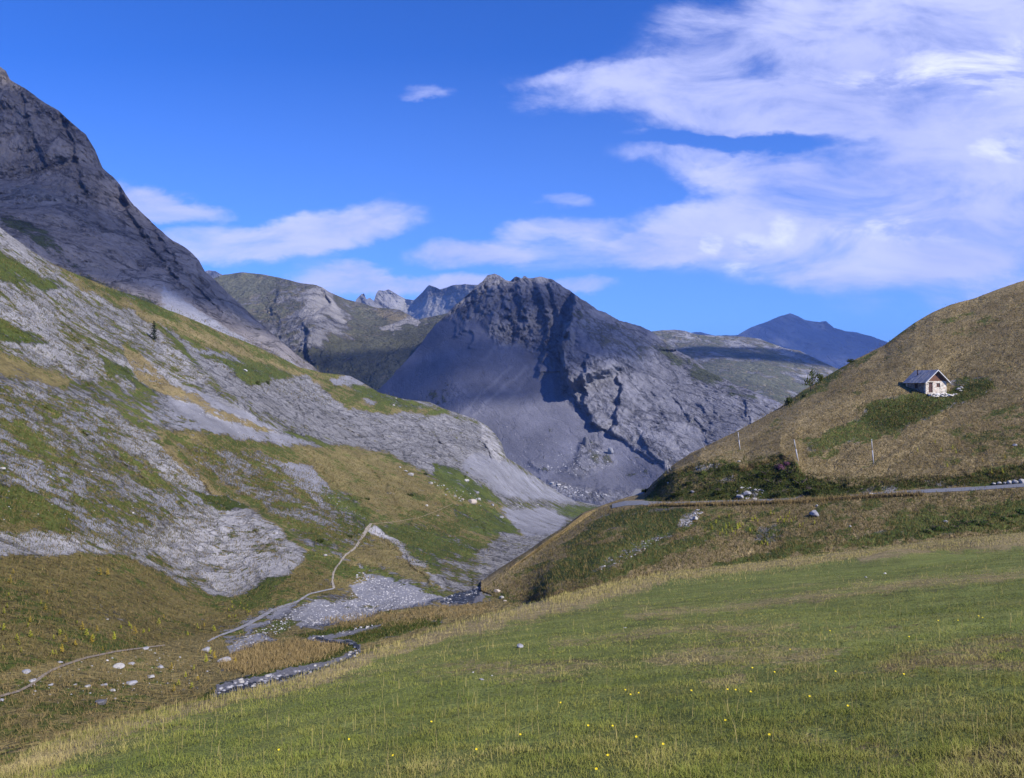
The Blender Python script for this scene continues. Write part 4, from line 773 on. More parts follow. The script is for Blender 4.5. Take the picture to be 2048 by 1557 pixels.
for px, py, w, lab, kd in [(237, 1336, 24, 'large pale boulder above the others beside the lower left path', 'pale'), (53, 1346, 18, 'grey boulder just below the path at the left edge', 'grey'), (65, 1363, 14, 'grey boulder on the edge of the lower left path', 'grey'),
        (208, 1372, 13, 'round grey boulder in brown grass, left of a pale pair', 'grey'), (226, 1383, 13, 'pale round boulder just below and right of another round boulder', 'pale'), (263, 1369, 22, 'wide flat grey boulder right of the round pair', 'grey'),
        (202, 1408, 26, 'dark broken grey boulder lowest among the brown grass', 'dark'), (176, 1374, 12, 'flat pale stone left of the round boulders', 'pale'), (102, 1371, 10, 'small grey stone below the bend of the lower left path', 'grey'), (302, 1356, 17, 'flat pale green-grey boulder in brown grass left of the stream', 'pale'),
        (320, 1336, 13, 'grey stone half sunk in grass left of the tan grass tongue', 'grey'), (290, 1299, 14, 'grey stone on the upper side of the lower left path end', 'grey'), (412, 1302, 20, 'grey stone patch below the gravel path near yellow plants', 'grey'), (448, 1324, 26, 'long low grey rock at the left tip of the tan grass', 'grey'),
        (262, 1329, 13, 'grey boulder touching the right side of the large pale boulder', 'grey'), (2, 1402, 12, 'grey boulder cut by the left edge of the picture beside the path', 'grey'), (120, 1326, 10, 'small grey stone above the lower left path', 'grey')]:
    stone(slope, px, py, w, lab, kd, gA, flat=.5)
for px, py, w, lab, kd in [(215, 1240, 6, 'small white stone on the brown lower left slope', 'white'), (822, 952, 13, 'pale boulder at the top of the tan hump below the grey cliff', 'pale'), (800, 936, 6, 'small pale stone left of the pale boulder on the hump crest', 'pale'),
        (861, 968, 10, 'pale pointed boulder on the crest below the grey cliff', 'pale'), (933, 964, 11, 'white boulder in the green patch under the cliff end', 'white'), (955, 988, 9, 'grey boulder at the lower edge of the green patch', 'grey'), (944, 1007, 19, 'largest pinkish boulder among the rocks on the right crest', 'pink'),
        (957, 1000, 9, 'pale stone just right of the largest pinkish boulder', 'pale'), (925, 1001, 8, 'pinkish stone just left of the largest pinkish boulder', 'pink'), (910, 994, 7, 'small pale stone farther left along the boulder crest', 'pale'), (490, 743, 9, 'white boulder on the high green band of the left slope', 'white'),
        (788, 812, 6, 'tiny white stone on the far grassy shoulder', 'white'), (792, 798, 5, 'tiny pale stone at the skyline of the far grassy shoulder', 'pale'), (853, 1013, 8, 'white stone near the thin trail across the hump', 'white'), (605, 872, 13, 'dark boulder on the grey scree below the cliff', 'dark'), (183, 945, 5, 'small white stone on the patchy left slope', 'white'),
        (266, 1027, 5, 'small white stone at the top of the pale rock slab', 'white'), (224, 1014, 4, 'tiny white stone left of the pale rock slab', 'white'), (4, 940, 12, 'pale flat rock at the left edge of the slope', 'pale'), (651, 1113, 9, 'pale slanted rock right of the slab beside the path', 'pale'), (1075, 1011, 5, 'tiny white stone on the distant grey scree tongue', 'white'),
        (985, 1012, 8, 'grey stone in green grass right of the boulder crest', 'grey'), (1003, 1036, 9, 'dark grey stone at the edge of the grey scree', 'grey'), (876, 1033, 6, 'small pale stone on the green flank above the gorge', 'pale'), (812, 944, 7, 'pale stone just left of the pale crest boulder', 'pale')]:
    stone(slope, px, py, w, lab, kd, flat=.7)
for px, py, w, lab, kd, fl, el in [(1628, 1033, 20, 'big blue-grey slab standing on the bank below the road', 'grey', 1.0, 1.25), (1509, 1000, 16, 'white flat block beside the road under the dark bank', 'white', .4, 1.6), (1391, 1040, 12, 'pale block in the small stony gully below the road', 'pale', .8, 1.1), (1742, 989, 17, 'whitish slab beside the road below the middle pole', 'white', .4, 1.8),
        (1495, 990, 14, 'grey rock in the cut bank left of the white block', 'grey', .8, 1.1), (1480, 996, 18, 'wide grey rock at the foot of the cut bank', 'grey', .6, 1.3), (1478, 924, 5, 'tiny white stone on the turf edge above the cut bank', 'white', .8, 1), (1336, 967, 4, 'tiny white stone low on the left end of the cut bank', 'white', .8, 1), (1634, 1013, 5, 'small white stone above the big blue-grey slab', 'white', .8, 1),
        (2030, 892, 10, 'grey stone in the grass right of the yellow stalks', 'grey', .6, 1.3), (1891, 1045, 8, 'pale stone among bright green herbs below the road', 'pale', .8, 1), (1700, 1054, 5, 'small pale stone low on the right bank', 'pale', .8, 1), (1385, 985, 8, 'grey stone on the cut bank', 'grey', .7, 1.2)]:
    stone(hillside, px, py, w, lab, kd, flat=fl, elong=el)
for i, (px, w) in enumerate([(1988, 8), (1998, 10), (2009, 9), (2019, 12), (2031, 13), (2043, 15)]):
    stone(hillside, px, float(g_rin(px)) - 2, w, 'pale stone in the row lining the upper road edge at the right', 'pale', 'row of stones along the road', flat=.7, elong=1.2, cat='stone', name='stone')
gS = 'stones on the stream bank near the gorge'
for px, py, w, kd, lab in [(995, 1184, 14, 'pink', 'pale pinkish boulder above the others right of the gorge stream'), (1003, 1197, 11, 'pale', 'white boulder in the middle of the group right of the gorge stream'), (1010, 1204, 8, 'pink', 'small pinkish stone lowest of the group right of the gorge stream')]:
    stone(hillside, px, py, w, lab, kd, gS)
# stones along and in the stream: big ones are things, the rest is gravel
r2 = random.Random(3)
bank = [(432, 1376), (470, 1366), (520, 1358), (545, 1350), (600, 1340), (650, 1330), (690, 1316), (716, 1300)]
for i in range(75):
    t = r2.random() ** .8; k = min(int(t * 7), 6); f = t * 7 - k
    px = bank[k][0] * (1 - f) + bank[k + 1][0] * f + r2.uniform(-6, 6); py = bank[k][1] * (1 - f) + bank[k + 1][1] * f + r2.uniform(-3, 18) * (1 - t * .6)
    w = r2.uniform(4, 15) ** .95 * (1 - .4 * t)
    stone(slope, px, py, w, 'grey stone in the shallow stream bed by the near bend', r2.choice(['grey', 'grey', 'grey', 'dark', 'pale', 'dark']), 'stones in the near stream bend', cat='stone', name='stone')
for i in range(45):
    px = r2.uniform(885, 985); py = 1204 - (px - 885) * .32 + r2.uniform(-7, 8)
    stone(slope, px, py, r2.uniform(2.5, 6.5), 'pale stone in the fast water at the gorge mouth', r2.choice(['grey', 'pale', 'white', 'dark']), 'stones at the gorge mouth', cat='stone', name='stone')
for i in range(24):
    px = r2.uniform(622, 765); py = 1278 - (px - 622) * .2 + r2.uniform(-3, 4)
    stone(slope, px, py, r2.uniform(2.5, 6), 'pale stone beside the small upper channel of the stream', r2.choice(['grey', 'pale', 'white']), 'stones beside the upper channel', cat='stone', name='stone')
def rubble(name, layer, regions, seed, label_kind='stuff'):
    r = np.random.RandomState(seed); Vs = []; Fs = []; off = 0
    for poly, n, lo, hi in regions:
        a = np.array(poly, float); c = 0
        X = r.uniform(a[:, 0].min(), a[:, 0].max(), n * 4); Y = r.uniform(a[:, 1].min(), a[:, 1].max(), n * 4)
        ok = polydist(X, Y, poly) > 0; X, Y = X[ok][:n], Y[ok][:n]; D = layer.depth(X, Y); P = at(X, Y, D)
        base, F = ico(1)
        for p in P:
            s = (lo * (hi / lo) ** (r.rand() ** 1.8)) / FPX * p[1]; V = base * (1 + .3 * r.normal(size=(len(base), 1)) * .5) * np.array([1.2, 1, .7]) * s / 2
            an = r.uniform(0, 6.28); cc, ss = math.cos(an), math.sin(an); V[:, :2] = V[:, :2] @ np.array([[cc, -ss], [ss, cc]])
            Vs.append(V + p); Fs.append(F + off); off += len(V)
    o = mesh_np(name, np.concatenate(Vs), np.concatenate(Fs), simple(name + '_rock', (.34, .335, .345), .9, .6, .9), False); tag(o, 'loose grey ' + name.replace('_', ' ') + ' strewn over the slopes', name.split('_')[-1], kind='stuff'); return o
rubble('scree_stones', slope, [([(715, 1145), (780, 1160), (880, 1195), (700, 1240), (600, 1255), (640, 1205), (700, 1195)], 1500, 1.2, 5), ([(455, 1290), (560, 1230), (640, 1195), (620, 1240), (540, 1275), (480, 1305)], 350, 1.2, 5), ([(860, 960), (1000, 1005), (1100, 1010), (1000, 1020), (900, 1000)], 70, 1.5, 5),
    ([(430, 1396), (436, 1372), (600, 1334), (712, 1300), (720, 1306), (640, 1344), (540, 1374)], 220, 1, 4), ([(0, 1350), (300, 1300), (430, 1320), (400, 1380), (100, 1420)], 120, 1.5, 6), ([(340, 800), (560, 860), (640, 890), (500, 880)], 160, 1, 3), ([(560, 920), (660, 975), (740, 1045), (640, 1010)], 160, 1, 3), ([(0, 960), (300, 850), (620, 1110), (300, 1110), (0, 1100)], 200, 1.2, 4)], 5)
rubble('bank_stones', hillside, [([(1190, 1140), (1280, 1085), (1345, 1062), (1300, 1095), (1215, 1140)], 110, 1.5, 6), ([(1355, 1055), (1395, 1018), (1405, 1025), (1380, 1055)], 120, 1.5, 6), ([(1465, 998), (1480, 970), (1530, 980), (1520, 998)], 90, 1.5, 6)], 6)
rubble('mountain_rubble', grey, [([(1060, 940), (1165, 885), (1225, 905), (1210, 940), (1150, 955)], 150, 1, 5), ([(1080, 965), (1150, 975), (1240, 995), (1120, 995)], 260, 1, 5), ([(900, 850), (1200, 850), (1300, 950), (1000, 950)], 160, 1, 3), ([(1020, 920), (1060, 930), (1060, 960), (1030, 960)], 40, 1, 3)], 8)
stone(grey, 1222, 908, 11, 'dark upright crag on the grey scree of the central mountain', 'grey', flat=1.4, elong=.9)
stone(grey, 1172, 890, 12, 'jagged crag above the grassy hump in the central scree', 'dark', flat=1.5, elong=.9)
for px, py, w in ((1104, 968, 14), (1118, 971, 12), (1130, 976, 9)): stone(grey, px, py, w, 'whitish rock outcrop at the foot of the central scree', 'white', 'white outcrop rocks at the scree foot', flat=.5, elong=1.6, cat='rock', name='rock')

# ------------------------------------------------------------------ poles by the road
pole_m = simple('pole_metal', (.42, .42, .44), .5, .08, 2)
def tube(V, F, p, q, r0, r1, n=8):
    p = np.array(p, float); q = np.array(q, float); d = q - p; d /= np.linalg.norm(d) + 1e-9
    a = np.cross(d, [0, 0, 1] if abs(d[2]) < .9 else [1, 0, 0]); a /= np.linalg.norm(a); b = np.cross(d, a); off = len(V)
    for c, r in ((p, r0), (q, r1)):
        for k in range(n):
            t = 2 * math.pi * k / n; V.append(c + r * (math.cos(t) * a + math.sin(t) * b))
    for k in range(n): F.append([off + k, off + (k + 1) % n, off + n + (k + 1) % n, off + n + k])
    V.append(p); V.append(q)
    for k in range(n): F.append([off + (k + 1) % n, off + k, off + 2 * n, off + 2 * n]); F.append([off + n + k, off + n + (k + 1) % n, off + 2 * n + 1, off + 2 * n + 1])
def tubes_obj(name, segs, mat, parent=None, loc=None, n=8, smooth=True):
    V, F = [], []
    for s in segs: tube(V, F, *s, n=n)
    Q = np.array([f for f in F if f[2] != f[3]]); T = np.array([f[:3] for f in F if f[2] == f[3]])
    return mesh_np(name, np.array(V), [Q, T], mat, smooth, parent=parent, loc=loc)
def empty(name, loc, rz=0, **kw):
    o = bpy.data.objects.new(name, None); link(o); o.location = loc; o.rotation_euler = (0, 0, rz); o.empty_display_size = .3; return tag(o, **kw)
def pole(bx, by, tx, ty, label, wpx=3.0, layer=None, Y=None):
    wpx *= .75
    B = (layer or hillside).on(bx, by) if Y is None else Vector(at(bx, by, Y))
    T = Vector(at(tx, ty, B.y * .998)) - B; r = wpx / FPX * B.y / 2
    e = empty('snow_pole', B, label=label, cat='pole', group='leaning metal poles above the road')
    dn = -T.normalized() * .5
    tubes_obj('shaft', [(dn, T * .55, r, r)], pole_m, e); tubes_obj('upper_shaft', [(T * .55, T * .96, r * .75, r * .7)], pole_m, e); tubes_obj('cap', [(T * .95, T, r * 1.05, r * .8)], pole_m, e)
pole(1480, 900, 1476, 865, 'short leaning pole on the skyline side of the hill', 2.6)
pole(1596, 922, 1588, 880, 'leaning metal pole above the pink flowering shrub', 3.4)
pole(1747, 928, 1743, 879, 'nearly upright metal pole right of the others in tan grass', 3.2)
pole(1411, 900, 1398, 874, 'thin faint pole leaning left against the grey mountain', 1.1)
pole(1336, 945, 1334, 920, 'thin upright pole of the pair at the left end of the hill', 1.6)
pole(1342, 941, 1336, 921, 'thin leaning pole of the pair at the left end of the hill', 1.3)

# ------------------------------------------------------------------ the stone hut
def box(V, F, lo, hi):
    o = len(V); x0, y0, z0 = lo; x1, y1, z1 = hi
    V += [(x0, y0, z0), (x1, y0, z0), (x1, y1, z0), (x0, y1, z0), (x0, y0, z1), (x1, y0, z1), (x1, y1, z1), (x0, y1, z1)]
    F += [[o + a for a in q] for q in ((0, 3, 2, 1), (4, 5, 6, 7), (0, 1, 5, 4), (1, 2, 6, 5), (2, 3, 7, 6), (3, 0, 4, 7))]
def boxes(name, lst, mat, parent=None, **kw):
    V, F = [], []
    for lo, hi in lst: box(V, F, lo, hi)
    return mesh_np(name, np.array(V, float), np.array(F), mat, False, parent=parent, **kw)
def masonry(k1=(.20, .18, .16), k2=(.70, .66, .58), k3=(.58, .54, .46)):
    m, t, out = new_mat('rubble_masonry'); co = t.new('ShaderNodeTexCoord').outputs['Object']
    c = t.vmath('MULTIPLY', co, (2.6, 2.6, 5.0)); v = t.new('ShaderNodeTexVoronoi'); t.put(v.inputs['Vector'], c); v.inputs['Scale'].default_value = 1.0
    v2 = t.new('ShaderNodeTexVoronoi', feature='DISTANCE_TO_EDGE'); t.put(v2.inputs['Vector'], c); v2.inputs['Scale'].default_value = 1.0
    s = t.new('ShaderNodeSeparateColor'); t.put(s.inputs[0], v.outputs['Color'])
    col = t.mix(t.mapr(s.outputs[0], .1, .8), k1, k2); col = t.mix(t.mapr(s.outputs[1], .55, .95), col, tuple(x * y for x, y in zip(k2, (.75, .58, .52))))
    col = t.mix(t.mapr(v2.outputs[0], .03, .10, 1, 0), col, k3)
    b = t.new('ShaderNodeBsdfPrincipled'); t.put(b.inputs['Base Color'], col); b.inputs['Roughness'].default_value = .95
    bn = t.new('ShaderNodeBump'); bn.inputs['Distance'].default_value = .05; t.put(bn.inputs['Height'], v2.outputs[0]); t.l.new(bn.outputs[0], b.inputs['Normal'])
    t.l.new(b.outputs[0], out.inputs[0]); return m
def build_hut():
    Yh = 170.0; P0 = Vector(at(1851.5, 785.5, Yh))          # near corner between gable and long side
    az = math.radians(14)                                   # gable faces the camera's right, long side its left
    e = empty('stone_hut', P0, az, label='small stone hut with metal roof and brown gable alone on the grassy hillside', cat='hut')
    W_, L_, H_, R_ = 5.3, 5.9, 2.45, 2.3                      # gable width, length, wall height, roof rise; x along gable, y back
    st = masonry(); wood = simple('brown_boards', (.17, .085, .055), .8, .3, 3, stretch=(6, 6, .5)); dk = simple('dark_timber', (.045, .03, .035), .7, .3, 4)
    T = .45
    # walls with openings: gable wall (front, y=0) door x .75-1.75, window x 3.0-3.9; side wall (x=0) window y 2.6-3.4
    fr = [((0, 0, -1.2), (.75, T, H_)), ((1.75, 0, -1.2), (2.75, T, H_)), ((.75, 0, 2.05), (1.75, T, H_)), ((.75, 0, -1.2), (1.75, T, .0)), ((2.75, 0, -1.2), (3.65, T, 1.15)), ((2.75, 0, 2.0), (3.65, T, H_)), ((3.65, 0, -1.2), (W_, T, H_))]
    boxes('front_wall', fr, st, e)
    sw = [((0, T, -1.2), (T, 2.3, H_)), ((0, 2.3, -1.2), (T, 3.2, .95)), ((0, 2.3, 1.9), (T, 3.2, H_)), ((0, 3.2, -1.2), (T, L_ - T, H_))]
    st_shade = masonry((.10, .085, .08), (.34, .30, .26), (.22, .20, .17)); boxes('side_wall', sw, st_shade, e); boxes('side_wall', [((W_ - T, T, -1.2), (W_, L_ - T, H_))], st, e); boxes('rear_wall', [((0, L_ - T, -1.2), (W_, L_, H_))], st, e)  # left side wall: same masonry in darker colours, its shade put into the stone
    # boarded gables
    def tri(name, y0, y1):
        V = []; ov = .003
        for y in (y0, y1): V += [(0.02, y, H_ + ov), (W_ - .02, y, H_ + ov), (W_ / 2, y, H_ + R_ - .02)]
        mesh_np(name, np.array(V), [np.array([[0, 1, 2], [3, 5, 4]]), np.array([[0, 3, 4, 1], [1, 4, 5, 2], [2, 5, 3, 0]])], wood, False, parent=e)
        n = 16; bs = []
        for k in range(n):
            x = (k + .5) * W_ / n; h = R_ * (1 - abs(x - W_ / 2) / (W_ / 2)) - .08
            if h > .1: bs.append(((x - .15, y0 - .03, H_), (x + .13, y0 - .002, H_ + h)))
        if name == 'gable_boards': boxes('board', bs, wood, bpy.data.objects[-1] if False else e)
    tri('gable_boards', .05, .15); tri('rear_gable', L_ - .15, L_ - .05)
    # roof: two metal slopes with overhang, sheets overlapping
    tin, tt, out = new_mat('weathered_metal_sheet'); co = tt.new('ShaderNodeTexCoord').outputs['Object']
    n, _ = tt.noise(tt.vmath('MULTIPLY', co, (.5, 2.4, .5)), 1.2, 4, .6); wv = tt.new('ShaderNodeTexWave', bands_direction='Y'); tt.put(wv.inputs['Vector'], co); wv.inputs['Scale'].default_value = 2.2
    cc = tt.mix(tt.mapr(n, .35, .6), (.20, .21, .235), (.36, .36, .40)); cc = tt.mix(tt.mapr(n, .60, .66, 0, .7), cc, (.20, .15, .14))
    bb = tt.new('ShaderNodeBsdfPrincipled'); tt.put(bb.inputs['Base Color'], cc); bb.inputs['Metallic'].default_value = .25; bb.inputs['Roughness'].default_value = .5
    bn = tt.new('ShaderNodeBump'); bn.inputs['Distance'].default_value = .04; tt.put(bn.inputs['Height'], wv.outputs[1]); tt.l.new(bn.outputs[0], bb.inputs['Normal']); tt.l.new(bb.outputs[0], out.inputs[0])
    ov = .55; of = .6; sl = R_ / (W_ / 2)
    def slab(V, F, side, y0, y1, s0, s1, z=.0, th=.06):
        # s measured from the ridge outwards (m in x)
        pts = []
        for s in (s0, s1):
            for y in (y0, y1):
                x = W_ / 2 + side * s; zz = H_ + R_ + .06 - s * sl + z; pts += [(x, y, zz), (x, y, zz + th)]
        o = len(V); V += pts
        F += [[o + a for a in q] for q in ((0, 2, 6, 4), (1, 5, 7, 3), (0, 4, 5, 1), (2, 3, 7, 6), (0, 1, 3, 2), (4, 6, 7, 5))]
    rl = W_ / 2 + ov
    for side in (-1, 1):
        V, F = [], []; slab(V, F, side, -of, L_ + .4, 0, rl)
        rf = mesh_np('roof', np.array(V), np.array(F), tin, False, parent=e)
        if side == -1:
            for y0, y1, s0, s1 in ((-of + .02, .55, .02, rl + .05), (.75, 1.25, .9, rl + .12), (1.5, 1.9, .05, 2.2), (2.1, 2.6, .7, rl + .02), (3.0, 3.8, .1, rl + .1), (4.4, 4.9, .05, rl - .3)):
                V, F = [], []; slab(V, F, -1, y0, y1, s0, s1, .063, .035); mesh_np('roof_sheet', np.array(V), np.array(F), tin, False, parent=rf)
    fm = simple('pale_fascia', (.55, .55, .56), .6, .1, 3)
    for side in (-1, 1):
        V, F = [], []; slab(V, F, side, -of - .05, -of - .002, .0, rl + .03, -.14, .22); mesh_np('fascia_board', np.array(V), np.array(F), fm, False, parent=e)
    boxes('ridge_beam', [((W_ / 2 - .1, -of + .02, H_ + R_ - .28), (W_ / 2 + .1, .0, H_ + R_ - .06))], dk, e)
    # chimney pipe on the left slope
    tubes_obj('chimney', [((W_ / 2 - 1.25, 4.0, H_ + R_ - 1.25 * sl), (W_ / 2 - 1.25, 4.0, H_ + R_ + .15), .13, .13), ((W_ / 2 - 1.25, 4.0, H_ + R_ + .12), (W_ / 2 - 1.25, 4.0, H_ + R_ + .22), .2, .17)], dk, e)
    d = boxes('door', [((.75, .14, .0), (1.75, .22, 2.05))], simple('door_wood', (.09, .05, .045), .8, .3, 4, stretch=(5, 1, .4)), e); boxes('door_handle', [((1.55, .08, .95), (1.62, .137, 1.1))], dk, d)
    w = boxes('window', [((2.75, .16, 1.15), (3.65, .24, 2.0))], simple('shutter_wood', (.14, .075, .06), .8, .3, 4), e); boxes('frame', [((2.75, .06, 1.15), (2.83, .157, 2.0)), ((3.57, .06, 1.15), (3.65, .157, 2.0)), ((2.833, .06, 1.92), (3.567, .157, 2.0)), ((3.17, .1, 1.15), (3.23, .157, 1.917))], dk, w)
    boxes('lintel', [((.6, -.03, 2.05), (1.9, -.002, 2.2))], dk, e)
    w2 = boxes('window', [((.2, 2.3, .95), (.28, 3.2, 1.9))], dk, e); boxes('frame', [((.08, 2.3, .95), (.197, 2.38, 1.9)), ((.08, 3.12, .95), (.197, 3.2, 1.9))], wood, w2)
    # dry stone terrace in front of the door
    tm = masonry()
    t = empty('stone_terrace', P0 + Vector((0.2, -.3, 0)), math.radians(8), label='low dry stone terrace in front of the stone hut', cat='terrace')
    boxes('platform', [((-.3, -1.4, -1.3), (6.2, .9, -.32))], simple('terrace_turf', (.24, .19, .12), .95, .3, 2), t)
    Vs, Fs, off = [], [], 0; r = np.random.RandomState(4)
    for i in range(46):
        V, F = stone_mesh(200 + i, r.uniform(.35, .75), .6, 1.4, 2); x = -.4 + 7.4 * i / 46 + r.uniform(-.1, .1)
        V = V + [x, -1.5 + r.uniform(-.35, .1), -.55 - r.uniform(0, .35) + (.0 if i % 2 else .3)]; Vs.append(V); Fs.append(F + off); off += len(V)
    mesh_np('dry_stones', np.concatenate(Vs), np.concatenate(Fs), simple('whitish_stone', (.66, .63, .58), .9, .35, 3), False, parent=t)
    for i, (px, py, w, lab) in enumerate([(1916, 780, 9, 'larger white stone right of the stone hut'), (1923, 777, 8, 'white stone leaning behind its neighbour right of the hut'), (1921, 783, 6, 'smallest white stone right of the hut, lowest of three')]):
        stone(hillside, px, py, w, lab, 'white', 'white stones right of the hut')
build_hut()

# ------------------------------------------------------------------ vegetation
def leaf_mat(name, c1, c2, scale=1.2, trans=.25):
    m, t, out = new_mat(name); co = t.new('ShaderNodeTexCoord').outputs['Object']; n, _ = t.noise(co, scale, 4, .7)
    at_ = t.new('ShaderNodeAttribute'); at_.attribute_name = 'leaf'; s = t.new('ShaderNodeSeparateColor'); t.put(s.inputs[0], at_.outputs['Color'])
    c = t.mix(s.outputs[0], c1, c2); c = t.mix(t.mapr(n, .35, .65, .0, .45), c, tuple(x * .55 for x in c1))
    d = t.new('ShaderNodeBsdfDiffuse'); t.put(d.inputs[0], c); tr = t.new('ShaderNodeBsdfTranslucent'); t.put(tr.inputs[0], c)
    mx = t.new('ShaderNodeMixShader'); mx.inputs[0].default_value = trans; t.l.new(d.outputs[0], mx.inputs[1]); t.l.new(tr.outputs[0], mx.inputs[2]); t.l.new(mx.outputs[0], out.inputs[0]); return m
def grass_mat(name, cols):
    """cols: three colours picked by each blade's own dryness"""
    m, t, out = new_mat(name); at_ = t.new('ShaderNodeAttribute'); at_.attribute_name = 'leaf'
    s = t.new('ShaderNodeSeparateColor'); t.put(s.inputs[0], at_.outputs['Color'])
    c = t.mix(t.mapr(s.outputs[0], 0, .5), cols[0], cols[1]); c = t.mix(t.mapr(s.outputs[0], .5, 1), c, cols[2])
    sc = t.new('ShaderNodeVectorMath', operation='SCALE'); t.put(sc.inputs[0], c); t.put(sc.inputs[3], t.mapr(s.outputs[1], 0, 1, .72, 1.28))
    gn = t.new('ShaderNodeNewGeometry').outputs['Normal']; gx = t.vmath('NORMALIZE', t.vmath('ADD', t.vmath('MULTIPLY', gn, (.35, .35, .35)), (0, 0, 1.0)))
    d = t.new('ShaderNodeBsdfDiffuse'); t.put(d.inputs[0], sc.outputs[0]); t.put(d.inputs['Normal'], gx); tr = t.new('ShaderNodeBsdfTranslucent'); t.put(tr.inputs[0], sc.outputs[0])
    mx = t.new('ShaderNodeMixShader'); mx.inputs[0].default_value = .18; t.l.new(d.outputs[0], mx.inputs[1]); t.l.new(tr.outputs[0], mx.inputs[2]); t.l.new(mx.outputs[0], out.inputs[0]); return m
def blades(name, P, h, w, dry, mat, label, cat, seed=1, lean=.45, bend=True, bright=None):
    r = np.random.RandomState(seed); n = len(P); a = r.uniform(0, 2 * np.pi, n); b = r.uniform(0, 2 * np.pi, n)
    side = np.stack([np.cos(a), np.sin(a), 0 * a], -1) * (w / 2)[:, None]
    ln = np.stack([np.cos(b), np.sin(b), 0 * b], -1) * (h * r.uniform(0, lean, n))[:, None]
    up = np.stack([0 * a, 0 * a, h], -1)
    if bend:
        V = np.stack([P - side - [0, 0, .01], P + side - [0, 0, .01], P + side * .7 + up * .55 + ln * .35, P - side * .7 + up * .55 + ln * .35, P + up * .95 + ln], 1)
        k = np.arange(n)[:, None] * 5; F = [np.concatenate([k, k + 1, k + 2, k + 3], 1), np.concatenate([k + 3, k + 2, k + 4], 1)]; nv = 5
    else:
        V = np.stack([P - side - [0, 0, .01], P + side - [0, 0, .01], P + up + ln], 1); k = np.arange(n)[:, None] * 3; F = [np.concatenate([k, k + 1, k + 2], 1)]; nv = 3
    col = np.stack([np.clip(dry, 0, 1), r.rand(n) if bright is None else np.clip(.5 * r.rand(n) + bright, 0, 1), 0 * dry, 0 * dry + 1], -1)
    o = mesh_np(name, V.reshape(-1, 3), F, mat, False, {'leaf': np.repeat(col, nv, 0)}); return tag(o, label, cat, kind='stuff')
rg = np.random.RandomState(21)
turf_m = grass_mat('turf_blades', [(.178, .218, .045), (.290, .285, .070), (.47, .38, .17)])
def meadow_grass():
    N = 420000
    px = rg.uniform(-60, 2110, N); u = rg.rand(N); py = 1040 + (1720 - 1040) * u
    ok = py > m_edge(px) - 4; px, py = px[ok], py[ok]
    X, Y = m_point(px, py); Z = m_z(X, Y); P = np.stack([X, Y, Z], -1)
    cov = cover(px, py, P, 'green', m_polys, 16); dryw = cov[..., 1] + .5 * cov[..., 3]
    nn = fbm(np.stack([X / 2.2, Y / 1.3, 0 * X], -1), 4, .6); n2 = fbm(np.stack([X / 9, Y / 3, 0 * X], -1), 4, .6); tuft = fbm(np.stack([X / .5, Y / .5, 0 * X], -1), 3, .6)
    sc_ = np.maximum(Y, 4) / 12; pat = fbm(np.stack([px / 70.0, py / 22.0, 0 * X], -1) * 0 + np.stack([X / 1.1, Y / 1.4, 0 * X + 7], -1), 4, .65) * .6 + fbm(np.stack([X / 4.5, Y / 6, 0 * X + 3], -1), 3, .6) * .5
    dry = .18 + .6 * np.clip(dryw - .15, 0, 1) + .75 * nn + .75 * np.clip(n2, -.35, 1) + rg.normal(size=len(px)) * .14
    dens = rg.rand(len(px)) < np.clip(.72 + 1.0 * tuft + .2 * (Y > 15), .2, 1); px, py, P, dry, tuft, Y, dryw = [q[dens] for q in (px, py, P, dry, tuft, Y, dryw)]
    h = (.020 + .026 * rg.rand(len(px)) + .045 * np.clip(tuft, -.3, 1)) * (1 + .8 * np.clip(dryw - .5, 0, 1)) * np.interp(Y, [3, 8, 20, 60], [1.1, .95, .7, .7])
    w = np.maximum(.0035 + .002 * rg.rand(len(px)), .85 / FPX * Y)
    blades('meadow_grass', P, h, w, dry, turf_m, 'short green and straw coloured grass covering the near meadow', 'grass', 2, 1.8, bright=.28 + 1.5 * pat[dens] + .6 * tuft)
    # taller dead stalks on the brow and here and there
    n = 17000; px = rg.uniform(-60, 1400, n); py = m_edge(px) + np.abs(rg.normal(size=n)) * np.interp(px, [0, 600, 1300], [26, 16, 9]) - 2
    kk = fbm(np.stack([px / 30, py / 14, 0 * px], -1), 3, .6) + .12 > rg.rand(n) * .6; px, py = px[kk], py[kk]; n = len(px)
    X, Y = m_point(px, py); P = np.stack([X, Y, m_z(X, Y)], -1); k = rg.rand(n)
    n3 = 3000; px3 = rg.uniform(-60, 2110, n3); py3 = rg.uniform(1060, 1650, n3); ok = py3 > m_edge(px3); X3, Y3 = m_point(px3[ok], py3[ok]); P3 = np.stack([X3, Y3, m_z(X3, Y3)], -1)
    n4 = 16000; px4 = rg.uniform(1100, 2110, n4); py4 = m_edge(px4) + np.abs(rg.normal(size=n4)) * 12 - 1; X4, Y4 = m_point(px4, py4); P4 = np.stack([X4, Y4, m_z(X4, Y4)], -1)
    Pa = np.concatenate([P, P3, P4]); h = np.concatenate([np.interp(Y, [8, 20, 60], [.10, .14, .26]) * (.5 + .8 * k), .12 + .14 * rg.rand(len(P3)) * 1.0, .07 + .08 * rg.rand(n4)])
    w = np.maximum(.003, .8 / FPX * Pa[:, 1]); blades('dry_stalks', Pa, h, w, .62 + .45 * rg.rand(len(Pa)), turf_m, 'pale dead grass stalks along the brow of the meadow', 'grass', 3, .35)
meadow_grass()
